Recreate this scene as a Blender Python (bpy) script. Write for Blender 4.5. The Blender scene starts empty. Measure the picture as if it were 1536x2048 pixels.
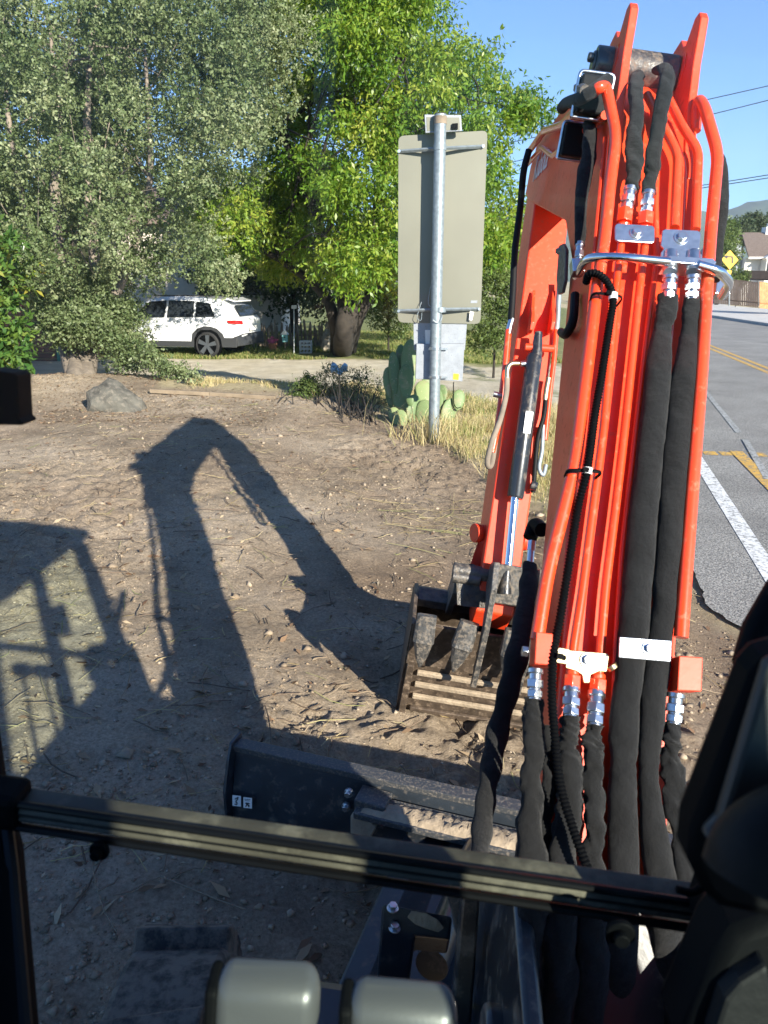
import bpy, math, random
import numpy as np
from mathutils import Vector, Matrix
rng = np.random.default_rng(7); random.seed(7)
R_ = math.radians
sc = bpy.context.scene; C = sc.collection
# ------------------------------------------------------------ camera
CAMH = 2.1; PITCH = R_(17.4); FPX = 1479.0
cd = bpy.data.cameras.new('camera'); cam = bpy.data.objects.new('camera', cd); C.objects.link(cam)
cd.sensor_fit = 'VERTICAL'; cd.sensor_height = 36; cd.sensor_width = 27; cd.lens = 26.0
cd.clip_start = 0.02; cd.clip_end = 6000
cam.location = (0, 0, CAMH); cam.rotation_euler = (R_(90) - PITCH, 0, 0)
cd.dof.use_dof = True; cd.dof.focus_distance = 3.6; cd.dof.aperture_fstop = 8.0
sc.camera = cam
# ------------------------------------------------------------ sky and sun
SUN_AZ, SUN_EL = R_(31.3), R_(21)      # light travels this far left of the camera's forward, this far below level
w = bpy.data.worlds.new('World'); sc.world = w; w.use_nodes = True
nt = w.node_tree; bg = nt.nodes['Background']; sky = nt.nodes.new('ShaderNodeTexSky')
sky.sky_type = 'NISHITA'; sky.sun_disc = False; sky.sun_elevation = SUN_EL
sky.sun_rotation = math.pi - SUN_AZ; sky.air_density = 1.0; sky.dust_density = 0.1; sky.ozone_density = 3.0; sky.altitude = 900
sm_ = nt.nodes.new('ShaderNodeMix'); sm_.data_type = 'RGBA'; sm_.blend_type = 'MULTIPLY'; sm_.inputs[0].default_value = 1; sm_.inputs[7].default_value = (.60, .86, 1.16, 1)
nt.links.new(sky.outputs[0], sm_.inputs[6]); nt.links.new(sm_.outputs[2], bg.inputs[0]); bg.inputs[1].default_value = 0.084
sd = bpy.data.lights.new('sun', 'SUN'); so = bpy.data.objects.new('sun', sd); C.objects.link(so)
sd.energy = 5.0; sd.angle = R_(0.53); sd.color = (1.0, 0.93, 0.80)
LDIR = Vector((-math.sin(SUN_AZ) * math.cos(SUN_EL), math.cos(SUN_AZ) * math.cos(SUN_EL), -math.sin(SUN_EL)))
so.rotation_euler = LDIR.to_track_quat('-Z', 'Y').to_euler()
vs = sc.view_settings; vs.view_transform = 'Standard'; vs.look = 'None'; vs.gamma = 1; vs.exposure = 1.27
sc.cycles.max_bounces = 8; sc.cycles.transparent_max_bounces = 24
# ------------------------------------------------------------ pixel and machine frames
CAM = Vector((0, 0, CAMH)); cp, sp = math.cos(PITCH), math.sin(PITCH)
def ray(u, v):
    a = (u - 768) / FPX; b = (1024 - v) / FPX
    return Vector((a, cp + b * sp, b * cp - sp))
def P(u, v, z): return CAM + ray(u, v) * z             # point at axial depth z
B0 = Vector((.426, 1.16, 1.05)); MR = Vector((1, -.074, -.144)).normalized()
TY, TH = .074, .144
MN = MR.copy()
BD = Vector((.244, .725, 1.05)).normalized()
BN = MR.cross(BD).normalized()
if BN.dot(CAM - B0) < 0: BN = -BN
def BP(u, v, o=0.0):                                     # on the face of the boom, o metres proud of it
    d = ray(u, v); p0 = B0 + BN * o
    return CAM + d * ((p0 - CAM).dot(BN) / d.dot(BN))
def MP(y, h, s=0.0):                                     # in the machine's middle plane, s metres to its right
    return Vector((.426 + TY * (y - 1.16) + TH * (h - 1.05), y, h)) + MR * s
_n = (MP(2, 1) - MP(1, 1)).cross(MP(1, 2) - MP(1, 1)).normalized()
def LP(u, v, s=0.0):
    d = ray(u, v); p0 = MP(1, 1, s)
    return CAM + d * ((p0 - CAM).dot(_n) / d.dot(_n))
KR = Vector((1, -.05, -.124)).normalized(); KF = Vector((.05, 1, 0)).normalized(); KU = KR.cross(KF).normalized()
def CP(r, f, u): return CAM + KR * r + KF * f + KU * u   # in the cab, from the eye
# ------------------------------------------------------------ terrain
def ss(a, b, x):
    t = np.clip((x - a) / (b - a), 0, 1); return t * t * (3 - 2 * t)
def edge_h(y): return 2.35 + .25 * (y - 5)
def edge(y): return np.maximum(2.37 + .25*(np.asarray(y, float) - 5.1), 2.37 - .30*(np.asarray(y, float) - 5.1))
def Hs(x, y):
    x = np.asarray(x, float); y = np.asarray(y, float)
    d = np.clip(edge_h(np.minimum(y, 60)) - x, -1, 60)
    h = -.24 + .03 * ss(0, .3, d) + .105 * np.clip(d, 0, 4.9)
    h = h - .28 * ss(12, 17.5, y) * ss(1, 4, d)
    h = h + .22 * np.exp(-(((x + 5.6) / 2.4) ** 2 + ((y - 13.3) / 2.6) ** 2))
    return h
def ground(u, v):
    d = ray(u, v); t = 1.0
    for _ in range(60):
        p = CAM + d * t; g = float(Hs(p.x, p.y)); t += (p.z - g) / max(-d.z, .02) * .7
        if abs(p.z - g) < 1e-3: break
    p = CAM + d * t; return Vector((p.x, p.y, float(Hs(p.x, p.y))))
def vnoise(x, y, seed=0):
    r = np.random.default_rng(seed); T = r.random((256, 256))
    xi = np.floor(x).astype(int); yi = np.floor(y).astype(int); fx = x - xi; fy = y - yi
    fx = fx * fx * (3 - 2 * fx); fy = fy * fy * (3 - 2 * fy)
    g = lambda i, j: T[i & 255, j & 255]
    return (g(xi, yi) * (1 - fx) + g(xi + 1, yi) * fx) * (1 - fy) + (g(xi, yi + 1) * (1 - fx) + g(xi + 1, yi + 1) * fx) * fy - .5
def soilmask(x, y):
    """1 on bare dug soil, 0 on dry grass / drive."""
    n = vnoise(x * 1.3, y * 1.3, 5) * .9 + vnoise(x * 4, y * 4, 6) * .35
    far = 11.9 - .10 * x + n * .8 - 2.6 * ss(0.2, 1.4, x) - 1.6 * ss(-1.2, .2, x)
    far = far + 3.4 * ss(-3.6, -4.6, x)
    m = ss(.35, -.35, y - far)
    e2 = edge(y) + .10 - 1.7 * ss(5.2, 7.5, y) + n * .5
    return m * ss(.25, -.25, x - e2)
def Hd(x, y):
    m = soilmask(x, y)
    n = vnoise(x * .9, y * .9, 11) * .07 + vnoise(x * 3.1, y * 3.1, 1) * .035
    c = vnoise(x * 8, y * 8, 2) * .026 + vnoise(x * 19, y * 19, 3) * .024 + vnoise(x * 37, y * 37, 4) * .016
    rough = .55 + 1.1 * ss(-.05, .25, vnoise(x * .7 + 3, y * .7, 8)) + .9 * ss(1.0, 2.2, x) * ss(7, 5, y) + .8 * ss(-.5, .8, x) * ss(4.2, 3.2, y)
    d = np.clip(edge_h(np.minimum(y, 60)) - x, -1, 60); nearroad = ss(0, .6, d)
    far = ss(30, 14, y)
    return Hs(x, y) + (n * .7 * far + c * rough * (m * .8 + .2) * far) * nearroad + .05 * (1 - m) * nearroad * ss(13, 11, y) * ss(4, 6, y) - .008 * (1 - nearroad)
# ------------------------------------------------------------ materials
MAT = {}
def mat(name, col, rough=.6, metal=0., bump=0., bscale=60., var=0., vscale=6., coat=0., spec=.5, dirt=None, dscale=4., damt=.5, sheen=0., detail=8.):
    m = bpy.data.materials.new(name); m.use_nodes = True; t = m.node_tree; N = t.nodes; L = t.links
    b = N['Principled BSDF']; b.inputs['Roughness'].default_value = rough; b.inputs['Metallic'].default_value = metal
    b.inputs['Base Color'].default_value = (*col, 1); b.inputs['Coat Weight'].default_value = coat; b.inputs['Coat Roughness'].default_value = .12
    b.inputs['Specular IOR Level'].default_value = spec
    if sheen: b.inputs['Sheen Weight'].default_value = sheen; b.inputs['Sheen Roughness'].default_value = .6
    tc = N.new('ShaderNodeTexCoord')
    out = None
    if var:
        n = N.new('ShaderNodeTexNoise'); n.inputs['Scale'].default_value = vscale; n.inputs['Detail'].default_value = 6
        L.new(tc.outputs['Object'], n.inputs['Vector'])
        r = N.new('ShaderNodeMapRange'); r.inputs['From Min'].default_value = .3; r.inputs['From Max'].default_value = .7
        r.inputs['To Min'].default_value = 1 - var; r.inputs['To Max'].default_value = 1 + var
        L.new(n.outputs['Fac'], r.inputs['Value'])
        mx = N.new('ShaderNodeMix'); mx.data_type = 'RGBA'; mx.blend_type = 'MULTIPLY'; mx.inputs[0].default_value = 1
        mx.inputs[6].default_value = (*col, 1); L.new(r.outputs[0], mx.inputs[7]); out = mx.outputs[2]
    if dirt:
        n = N.new('ShaderNodeTexNoise'); n.inputs['Scale'].default_value = dscale; n.inputs['Detail'].default_value = detail; n.inputs['Roughness'].default_value = .7
        L.new(tc.outputs['Object'], n.inputs['Vector'])
        r = N.new('ShaderNodeValToRGB'); r.color_ramp.elements[0].position = 1 - damt - .08; r.color_ramp.elements[1].position = 1 - damt + .08
        L.new(n.outputs['Fac'], r.inputs[0])
        mx = N.new('ShaderNodeMix'); mx.data_type = 'RGBA'; L.new(r.outputs[0], mx.inputs[0])
        if out: L.new(out, mx.inputs[6])
        else: mx.inputs[6].default_value = (*col, 1)
        mx.inputs[7].default_value = (*dirt, 1); out = mx.outputs[2]
        mr = N.new('ShaderNodeMapRange'); mr.inputs['To Min'].default_value = rough; mr.inputs['To Max'].default_value = .9
        L.new(r.outputs[0], mr.inputs['Value']); L.new(mr.outputs[0], b.inputs['Roughness'])
        mt = N.new('ShaderNodeMapRange'); mt.inputs['To Min'].default_value = metal; mt.inputs['To Max'].default_value = 0
        L.new(r.outputs[0], mt.inputs['Value']); L.new(mt.outputs[0], b.inputs['Metallic'])
    if out: L.new(out, b.inputs['Base Color'])
    if bump:
        n = N.new('ShaderNodeTexNoise'); n.inputs['Scale'].default_value = bscale; n.inputs['Detail'].default_value = 5
        L.new(tc.outputs['Object'], n.inputs['Vector'])
        bp = N.new('ShaderNodeBump'); bp.inputs['Strength'].default_value = bump; bp.inputs['Distance'].default_value = .01
        L.new(n.outputs['Fac'], bp.inputs['Height']); L.new(bp.outputs[0], b.inputs['Normal'])
    MAT[name] = m; return m
mat('orange_paint', (.78, .055, .013), .45, coat=.10, var=.10, vscale=7, bump=.05, bscale=30, dirt=(.48, .13, .065), dscale=48, damt=.36)
mat('orange_tube', (.80, .060, .013), .30, coat=.5, var=.07, vscale=9, bump=.03, bscale=30, dirt=(.46, .15, .07), dscale=45, damt=.36)
mat('black_paint', (.016, .018, .022), .32, coat=.3, bump=.06, bscale=40, dirt=(.16, .13, .10), dscale=14, damt=.40)
mat('black_plastic', (.003, .0034, .0042), .6, spec=.06, bump=.05, bscale=200)
mat('rubber', (.006, .0065, .0075), .6, spec=.2, bump=.1, bscale=90)
mat('dusty_rubber', (.012, .013, .014), .7, bump=.3, bscale=50, dirt=(.12, .105, .085), dscale=18, damt=.52)
mat('trim_rubber', (.004, .004, .005), .4, spec=.2, var=.3)
mat('bar_paint', (.058, .050, .038), .5, spec=.25, var=.35, vscale=9, bump=.08, bscale=60, dirt=(.15, .13, .10), dscale=12, damt=.45)
mat('chrome', (.78, .80, .82), .14, 1, bump=.02, bscale=50, var=.06)
mat('zinc', (.62, .66, .70), .30, 1, bump=.05, bscale=80, var=.15, vscale=40)
mat('yellow_zinc', (.60, .50, .30), .38, 1, var=.15, vscale=30)
mat('galvanised', (.25, .29, .31), .5, .5, bump=.05, bscale=120, var=.22, vscale=22)
mat('sign_back', (.165, .162, .125), .5, .2, var=.09, vscale=1.2, bump=.02, bscale=8)
mat('box_metal', (.27, .29, .32), .5, .3, var=.10, vscale=12, dirt=(.10, .10, .10), dscale=60, damt=.36)
mat('blade_paint', (.022, .028, .036), .38, coat=.2, bump=.08, bscale=40, var=.3, dirt=(.12, .10, .08), dscale=24, damt=.37)
mat('blade_edge', (.06, .065, .072), .42, .3, bump=.1, bscale=50, dirt=(.20, .165, .13), dscale=110, damt=.42)
mat('bucket_steel', (.085, .062, .045), .55, .3, bump=.25, bscale=60, var=.4, vscale=22, dirt=(.22, .16, .11), dscale=30, damt=.40)
mat('bucket_mud', (.30, .235, .165), .9, 0, bump=.6, bscale=60, var=.25, vscale=20)
mat('worn_steel', (.11, .105, .10), .4, .6, bump=.25, bscale=70, var=.35, vscale=30, dirt=(.17, .135, .10), dscale=55, damt=.45)
mat('grey_lever', (.065, .068, .072), .38, bump=.02, bscale=200, coat=.2)
mat('screen_grey', (.022, .024, .024), .5, var=.1)
mat('white_label', (.8, .8, .8), .5)
mat('label_ink', (.03, .03, .03), .6)
mat('white_ink', (.75, .75, .75), .5)
mat('car_white', (.78, .79, .80), .22, coat=.8)
mat('car_cladding', (.035, .037, .04), .6)
mat('car_glass', (.02, .025, .03), .08, spec=.8)
mat('tail_red', (.45, .015, .012), .2, coat=.5)
mat('tyre', (.02, .02, .021), .8)
mat('rim', (.22, .23, .24), .3, .8)
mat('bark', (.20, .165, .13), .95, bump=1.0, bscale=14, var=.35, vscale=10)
mat('dark_bark', (.032, .026, .021), .95, bump=1.0, bscale=9, var=.35, vscale=6)  # base colour darkened to carry the canopy's shade on the broadleaf trunk
mat('stump_wood', (.30, .26, .20), .9, bump=.9, bscale=16, var=.3, vscale=9)
mat('stake_wood', (.23, .18, .13), .9, bump=.5, bscale=30, var=.3, vscale=8)
mat('timber', (.22, .17, .115), .9, bump=.4, bscale=30, var=.2)
mat('rock', (.085, .08, .065), .85, bump=1.0, bscale=9, var=.5, vscale=6, dirt=(.17, .15, .12), dscale=16, damt=.43)
mat('brown_siding', (.14, .065, .045), .7, var=.15, vscale=2)
mat('yellow_trim', (.62, .53, .24), .6)
mat('green_trim', (.08, .22, .15), .6)
mat('stucco', (.62, .55, .48), .9, bump=.2, bscale=40, var=.06)
mat('white_wall', (.74, .72, .68), .8, var=.05)
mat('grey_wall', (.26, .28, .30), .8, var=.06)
mat('shingle', (.15, .115, .095), .9, bump=.5, bscale=12, var=.35, vscale=9)
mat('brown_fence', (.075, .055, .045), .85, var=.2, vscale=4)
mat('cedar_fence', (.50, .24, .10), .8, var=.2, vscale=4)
mat('window_dark', (.02, .025, .03), .15)
mat('sign_yellow', (.85, .47, .02), .5)
mat('concrete', (.52, .50, .46), .85, bump=.3, bscale=25, var=.12, vscale=2)
mat('kerb', (.45, .44, .41), .85, var=.12)
mat('wire', (.015, .015, .016), .6)
mat('crate_grey', (.48, .50, .50), .6)
mat('terracotta', (.45, .18, .09), .8)
mat('pink', (.62, .13, .25), .6)
mat('birdhouse_teal', (.20, .45, .42), .6)
mat('cloth_blue', (.25, .38, .48), .8)
# fabric sleeve
def fabric():
    m = mat('sleeve_fabric', (.0065, .007, .0078), .9, sheen=.09, spec=.15, var=.3, vscale=14)
    t = m.node_tree; N = t.nodes; L = t.links; b = N['Principled BSDF']; tc = N.new('ShaderNodeTexCoord')
    n1 = N.new('ShaderNodeTexNoise'); n1.inputs['Scale'].default_value = 700; n1.inputs['Detail'].default_value = 2
    n2 = N.new('ShaderNodeTexNoise'); n2.inputs['Scale'].default_value = 26; n2.inputs['Detail'].default_value = 4
    a = N.new('ShaderNodeMath'); a.operation = 'MULTIPLY_ADD'; a.inputs[1].default_value = .22
    L.new(tc.outputs['Object'], n1.inputs['Vector']); L.new(tc.outputs['Object'], n2.inputs['Vector'])
    L.new(n1.outputs['Fac'], a.inputs[0]); L.new(n2.outputs['Fac'], a.inputs[2])
    bp = N.new('ShaderNodeBump'); bp.inputs['Strength'].default_value = .85; bp.inputs['Distance'].default_value = .014
    L.new(a.outputs[0], bp.inputs['Height']); L.new(bp.outputs[0], b.inputs['Normal'])
fabric()
def glass(name, tint, refl=1.0):
    m = bpy.data.materials.new(name); m.use_nodes = True; t = m.node_tree; N = t.nodes; L = t.links
    for n in list(N):
        if n.type != 'OUTPUT_MATERIAL': N.remove(n)
    o = [n for n in N if n.type == 'OUTPUT_MATERIAL'][0]
    tr = N.new('ShaderNodeBsdfTransparent'); tr.inputs[0].default_value = (*tint, 1)
    g = N.new('ShaderNodeBsdfGlossy'); g.inputs['Roughness'].default_value = .02
    f = N.new('ShaderNodeFresnel'); ge = N.new('ShaderNodeNewGeometry'); mi = N.new('ShaderNodeMapRange'); mi.inputs['To Min'].default_value = 1.45; mi.inputs['To Max'].default_value = 1/1.45; L.new(ge.outputs['Backfacing'], mi.inputs['Value']); L.new(mi.outputs[0], f.inputs[0])
    mu = N.new('ShaderNodeMath'); mu.operation = 'MULTIPLY'; mu.inputs[1].default_value = refl; L.new(f.outputs[0], mu.inputs[0])
    mx = N.new('ShaderNodeMixShader'); L.new(mu.outputs[0], mx.inputs[0]); L.new(tr.outputs[0], mx.inputs[1]); L.new(g.outputs[0], mx.inputs[2])
    L.new(mx.outputs[0], o.inputs[0]); MAT[name] = m
glass('cab_glass', (.98, .99, .985), .35); glass('tinted_glass', (.80, .93, .86), .8)
def leafmat(name, cols, trans=.35, rough=.45):
    m = bpy.data.materials.new(name); m.use_nodes = True; t = m.node_tree; N = t.nodes; L = t.links
    b = N['Principled BSDF']; b.inputs['Roughness'].default_value = rough; b.inputs['Specular IOR Level'].default_value = .35
    at = N.new('ShaderNodeAttribute'); at.attribute_name = 'rnd'
    r = N.new('ShaderNodeValToRGB'); e = r.color_ramp.elements
    for i, c in enumerate(cols):
        x = i / (len(cols) - 1)
        el = e[0] if i == 0 else (e[-1] if i == len(cols) - 1 else e.new(x))
        el.position = x; el.color = (*c, 1)
    L.new(at.outputs['Fac'], r.inputs[0]); L.new(r.outputs[0], b.inputs['Base Color'])
    tr = N.new('ShaderNodeBsdfTranslucent'); g = N.new('ShaderNodeMix'); g.data_type = 'RGBA'; g.blend_type = 'MULTIPLY'; g.inputs[0].default_value = 1
    L.new(r.outputs[0], g.inputs[6]); g.inputs[7].default_value = (1.4, 1.3, .5, 1); L.new(g.outputs[2], tr.inputs[0])
    mx = N.new('ShaderNodeMixShader'); mx.inputs[0].default_value = trans; o = [n for n in N if n.type == 'OUTPUT_MATERIAL'][0]
    L.new(b.outputs[0], mx.inputs[1]); L.new(tr.outputs[0], mx.inputs[2]); L.new(mx.outputs[0], o.inputs[0]); MAT[name] = m
leafmat('oak_leaf', [(.035, .062, .022), (.10, .14, .052), (.18, .22, .105), (.30, .32, .18)], .2, .5)
leafmat('maple_leaf', [(.04, .11, .012), (.10, .20, .02), (.21, .30, .035), (.37, .39, .07)], .38, .4)
leafmat('glossy_leaf', [(.025, .07, .02), (.05, .12, .025), (.08, .15, .03), (.13, .2, .035), (.34, .28, .05)], .25, .3)
leafmat('shrub_leaf', [(.03, .04, .02), (.07, .10, .04), (.13, .16, .07), (.12, .10, .07)], .25, .5)
leafmat('bush_leaf', [(.04, .07, .02), (.10, .15, .04), (.18, .22, .07)], .3, .5)
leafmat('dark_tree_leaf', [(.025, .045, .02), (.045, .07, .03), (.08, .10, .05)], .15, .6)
leafmat('dry_grass', [(.30, .22, .10), (.45, .36, .18), (.58, .48, .28), (.25, .28, .08)], .2, .7)
leafmat('green_grass', [(.08, .13, .03), (.14, .20, .05), (.26, .27, .09), (.38, .33, .15)], .3, .6)
leafmat('litter', [(.10, .055, .03), (.20, .12, .07), (.32, .22, .13), (.45, .36, .24)], .1, .7)
leafmat('twig', [(.09, .065, .045), (.18, .13, .09), (.28, .22, .15)], 0, .9)
leafmat('clod', [(.15, .115, .078), (.23, .175, .12), (.30, .235, .165), (.37, .30, .22)], 0, .95)
leafmat('cactus', [(.11, .17, .07), (.16, .22, .09), (.24, .29, .12)], 0, .55)
def cactus_spots():
    m = MAT['cactus']; t = m.node_tree; N = t.nodes; L = t.links; b = N['Principled BSDF']; src = b.inputs['Base Color'].links[0].from_socket
    tc = N.new('ShaderNodeTexCoord'); v = N.new('ShaderNodeTexVoronoi'); v.inputs['Scale'].default_value = 26; L.new(tc.outputs['Object'], v.inputs['Vector'])
    r = N.new('ShaderNodeValToRGB'); r.color_ramp.elements[0].position = .10; r.color_ramp.elements[0].color = (1, 1, 1, 1); r.color_ramp.elements[1].position = .17; r.color_ramp.elements[1].color = (0, 0, 0, 1); L.new(v.outputs['Distance'], r.inputs[0])
    n = N.new('ShaderNodeTexNoise'); n.inputs['Scale'].default_value = 9; n.inputs['Detail'].default_value = 5; L.new(tc.outputs['Object'], n.inputs['Vector'])
    r2 = N.new('ShaderNodeValToRGB'); r2.color_ramp.elements[0].position = .52; r2.color_ramp.elements[1].position = .66; r2.color_ramp.elements[1].color = (.7, .7, .7, 1); L.new(n.outputs['Fac'], r2.inputs[0])
    a = N.new('ShaderNodeMix'); a.data_type = 'RGBA'; L.new(r2.outputs[0], a.inputs[0]); L.new(src, a.inputs[6]); a.inputs[7].default_value = (.24, .22, .12, 1)
    c = N.new('ShaderNodeMix'); c.data_type = 'RGBA'; L.new(r.outputs[0], c.inputs[0]); L.new(a.outputs[2], c.inputs[6]); c.inputs[7].default_value = (.40, .36, .24, 1); L.new(c.outputs[2], b.inputs['Base Color'])
cactus_spots()
# ground: bare soil / dry grass / drive gravel / lawn by painted surface kind
def groundmat():
    m = bpy.data.materials.new('earth'); m.use_nodes = True; t = m.node_tree; N = t.nodes; L = t.links; b = N['Principled BSDF']
    b.inputs['Roughness'].default_value = .95; b.inputs['Specular IOR Level'].default_value = .2
    tc = N.new('ShaderNodeTexCoord')
    def noise(s, d=8, r=.6):
        n = N.new('ShaderNodeTexNoise'); n.inputs['Scale'].default_value = s; n.inputs['Detail'].default_value = d; n.inputs['Roughness'].default_value = r
        L.new(tc.outputs['Object'], n.inputs['Vector']); return n.outputs['Fac']
    def ramp(f, cs):
        r = N.new('ShaderNodeValToRGB'); e = r.color_ramp.elements
        for i, (p, c) in enumerate(cs):
            el = e[0] if i == 0 else (e[-1] if i == len(cs) - 1 else e.new(p)); el.position = p; el.color = (*c, 1)
        L.new(f, r.inputs[0]); return r.outputs[0]
    def mix(f, a, c, bl='MIX'):
        x = N.new('ShaderNodeMix'); x.data_type = 'RGBA'; x.blend_type = bl
        if isinstance(f, float): x.inputs[0].default_value = f
        else: L.new(f, x.inputs[0])
        L.new(a, x.inputs[6])
        if isinstance(c, tuple): x.inputs[7].default_value = c
        else: L.new(c, x.inputs[7])
        return x.outputs[2]
    def att(n):
        a = N.new('ShaderNodeAttribute'); a.attribute_name = n; return a.outputs['Fac']
    soil = ramp(noise(1.1, 10, .65), [(.30, (.31, .245, .175)), (.5, (.49, .39, .28)), (.70, (.62, .51, .385))])
    soil = mix(ramp(noise(38, 6, .7), [(.40, (.45, .43, .41)), (.62, (1.25, 1.22, 1.2))]), soil, soil) if False else soil
    fine = ramp(noise(55, 6, .75), [(.35, (.62, .60, .58)), (.55, (1, 1, 1)), (.72, (1.35, 1.33, 1.3))])
    soil = mix(1.0, soil, fine, 'MULTIPLY')
    dry = ramp(noise(9, 8, .7), [(.3, (.34, .27, .16)), (.5, (.52, .43, .26)), (.68, (.66, .56, .36))])
    drive = ramp(noise(2.2, 9, .7), [(.3, (.52, .46, .36)), (.5, (.67, .60, .48)), (.7, (.78, .71, .59))])
    lawn = ramp(noise(5, 8, .7), [(.3, (.12, .15, .05)), (.55, (.22, .24, .09)), (.7, (.48, .42, .22))])
    c = mix(att('dry'), soil, dry); c = mix(att('drive'), c, drive); c = mix(att('lawn'), c, lawn)
    wet = mix(1.0, c, (.62, .57, .54, 1), 'MULTIPLY'); c = mix(att('moist'), c, wet)
    L.new(c, b.inputs['Base Color'])
    a1 = noise(40, 8, .75); a2 = noise(160, 4, .7); s = N.new('ShaderNodeMath'); s.operation = 'MULTIPLY_ADD'; s.inputs[1].default_value = .35
    L.new(a2, s.inputs[0]); L.new(a1, s.inputs[2])
    bp = N.new('ShaderNodeBump'); bp.inputs['Strength'].default_value = 1.0; bp.inputs['Distance'].default_value = .032
    L.new(s.outputs[0], bp.inputs['Height']); L.new(bp.outputs[0], b.inputs['Normal']); MAT['earth'] = m
groundmat()
def asphaltmat():
    m = bpy.data.materials.new('asphalt'); m.use_nodes = True; t = m.node_tree; N = t.nodes; L = t.links; b = N['Principled BSDF']
    b.inputs['Roughness'].default_value = .85
    tc = N.new('ShaderNodeTexCoord')
    v = N.new('ShaderNodeTexVoronoi'); v.inputs['Scale'].default_value = 75; L.new(tc.outputs['Object'], v.inputs['Vector'])
    n = N.new('ShaderNodeTexNoise'); n.inputs['Scale'].default_value = .8; n.inputs['Detail'].default_value = 9; L.new(tc.outputs['Object'], n.inputs['Vector'])
    n2 = N.new('ShaderNodeTexNoise'); n2.inputs['Scale'].default_value = 55; n2.inputs['Detail'].default_value = 6; n2.inputs['Roughness'].default_value = .8; L.new(tc.outputs['Object'], n2.inputs['Vector'])
    r = N.new('ShaderNodeValToRGB'); r.color_ramp.elements[0].position = .3; r.color_ramp.elements[0].color = (.19, .186, .178, 1); r.color_ramp.elements[1].position = .7; r.color_ramp.elements[1].color = (.28, .275, .262, 1)
    L.new(n.outputs['Fac'], r.inputs[0])
    r2 = N.new('ShaderNodeValToRGB'); r2.color_ramp.elements[0].position = .40; r2.color_ramp.elements[0].color = (.28, .28, .28, 1); r2.color_ramp.elements[1].position = .60; r2.color_ramp.elements[1].color = (1.75, 1.7, 1.6, 1)
    L.new(n2.outputs['Fac'], r2.inputs[0])
    mx = N.new('ShaderNodeMix'); mx.data_type = 'RGBA'; mx.blend_type = 'MULTIPLY'; mx.inputs[0].default_value = 1
    L.new(r.outputs[0], mx.inputs[6]); L.new(r2.outputs[0], mx.inputs[7]); L.new(mx.outputs[2], b.inputs['Base Color'])
    bp = N.new('ShaderNodeBump'); bp.inputs['Strength'].default_value = .6; bp.inputs['Distance'].default_value = .006
    L.new(v.outputs['Distance'], bp.inputs['Height']); L.new(bp.outputs[0], b.inputs['Normal']); MAT['asphalt'] = m
asphaltmat()
def paintmat(name, col, wear):
    m = mat(name, col, .7, dirt=(.17, .17, .16), dscale=26, damt=wear, detail=5, var=.08)
paintmat('white_road_paint', (.72, .72, .70), .44); paintmat('yellow_road_paint', (.66, .38, .05), .46); paintmat('old_road_paint', (.42, .42, .40), .50)
mat('hill_far', (.055, .085, .05), 1, var=.3, vscale=.02); mat('hill_tan', (.40, .34, .20), 1, var=.2, vscale=.2)
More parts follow.
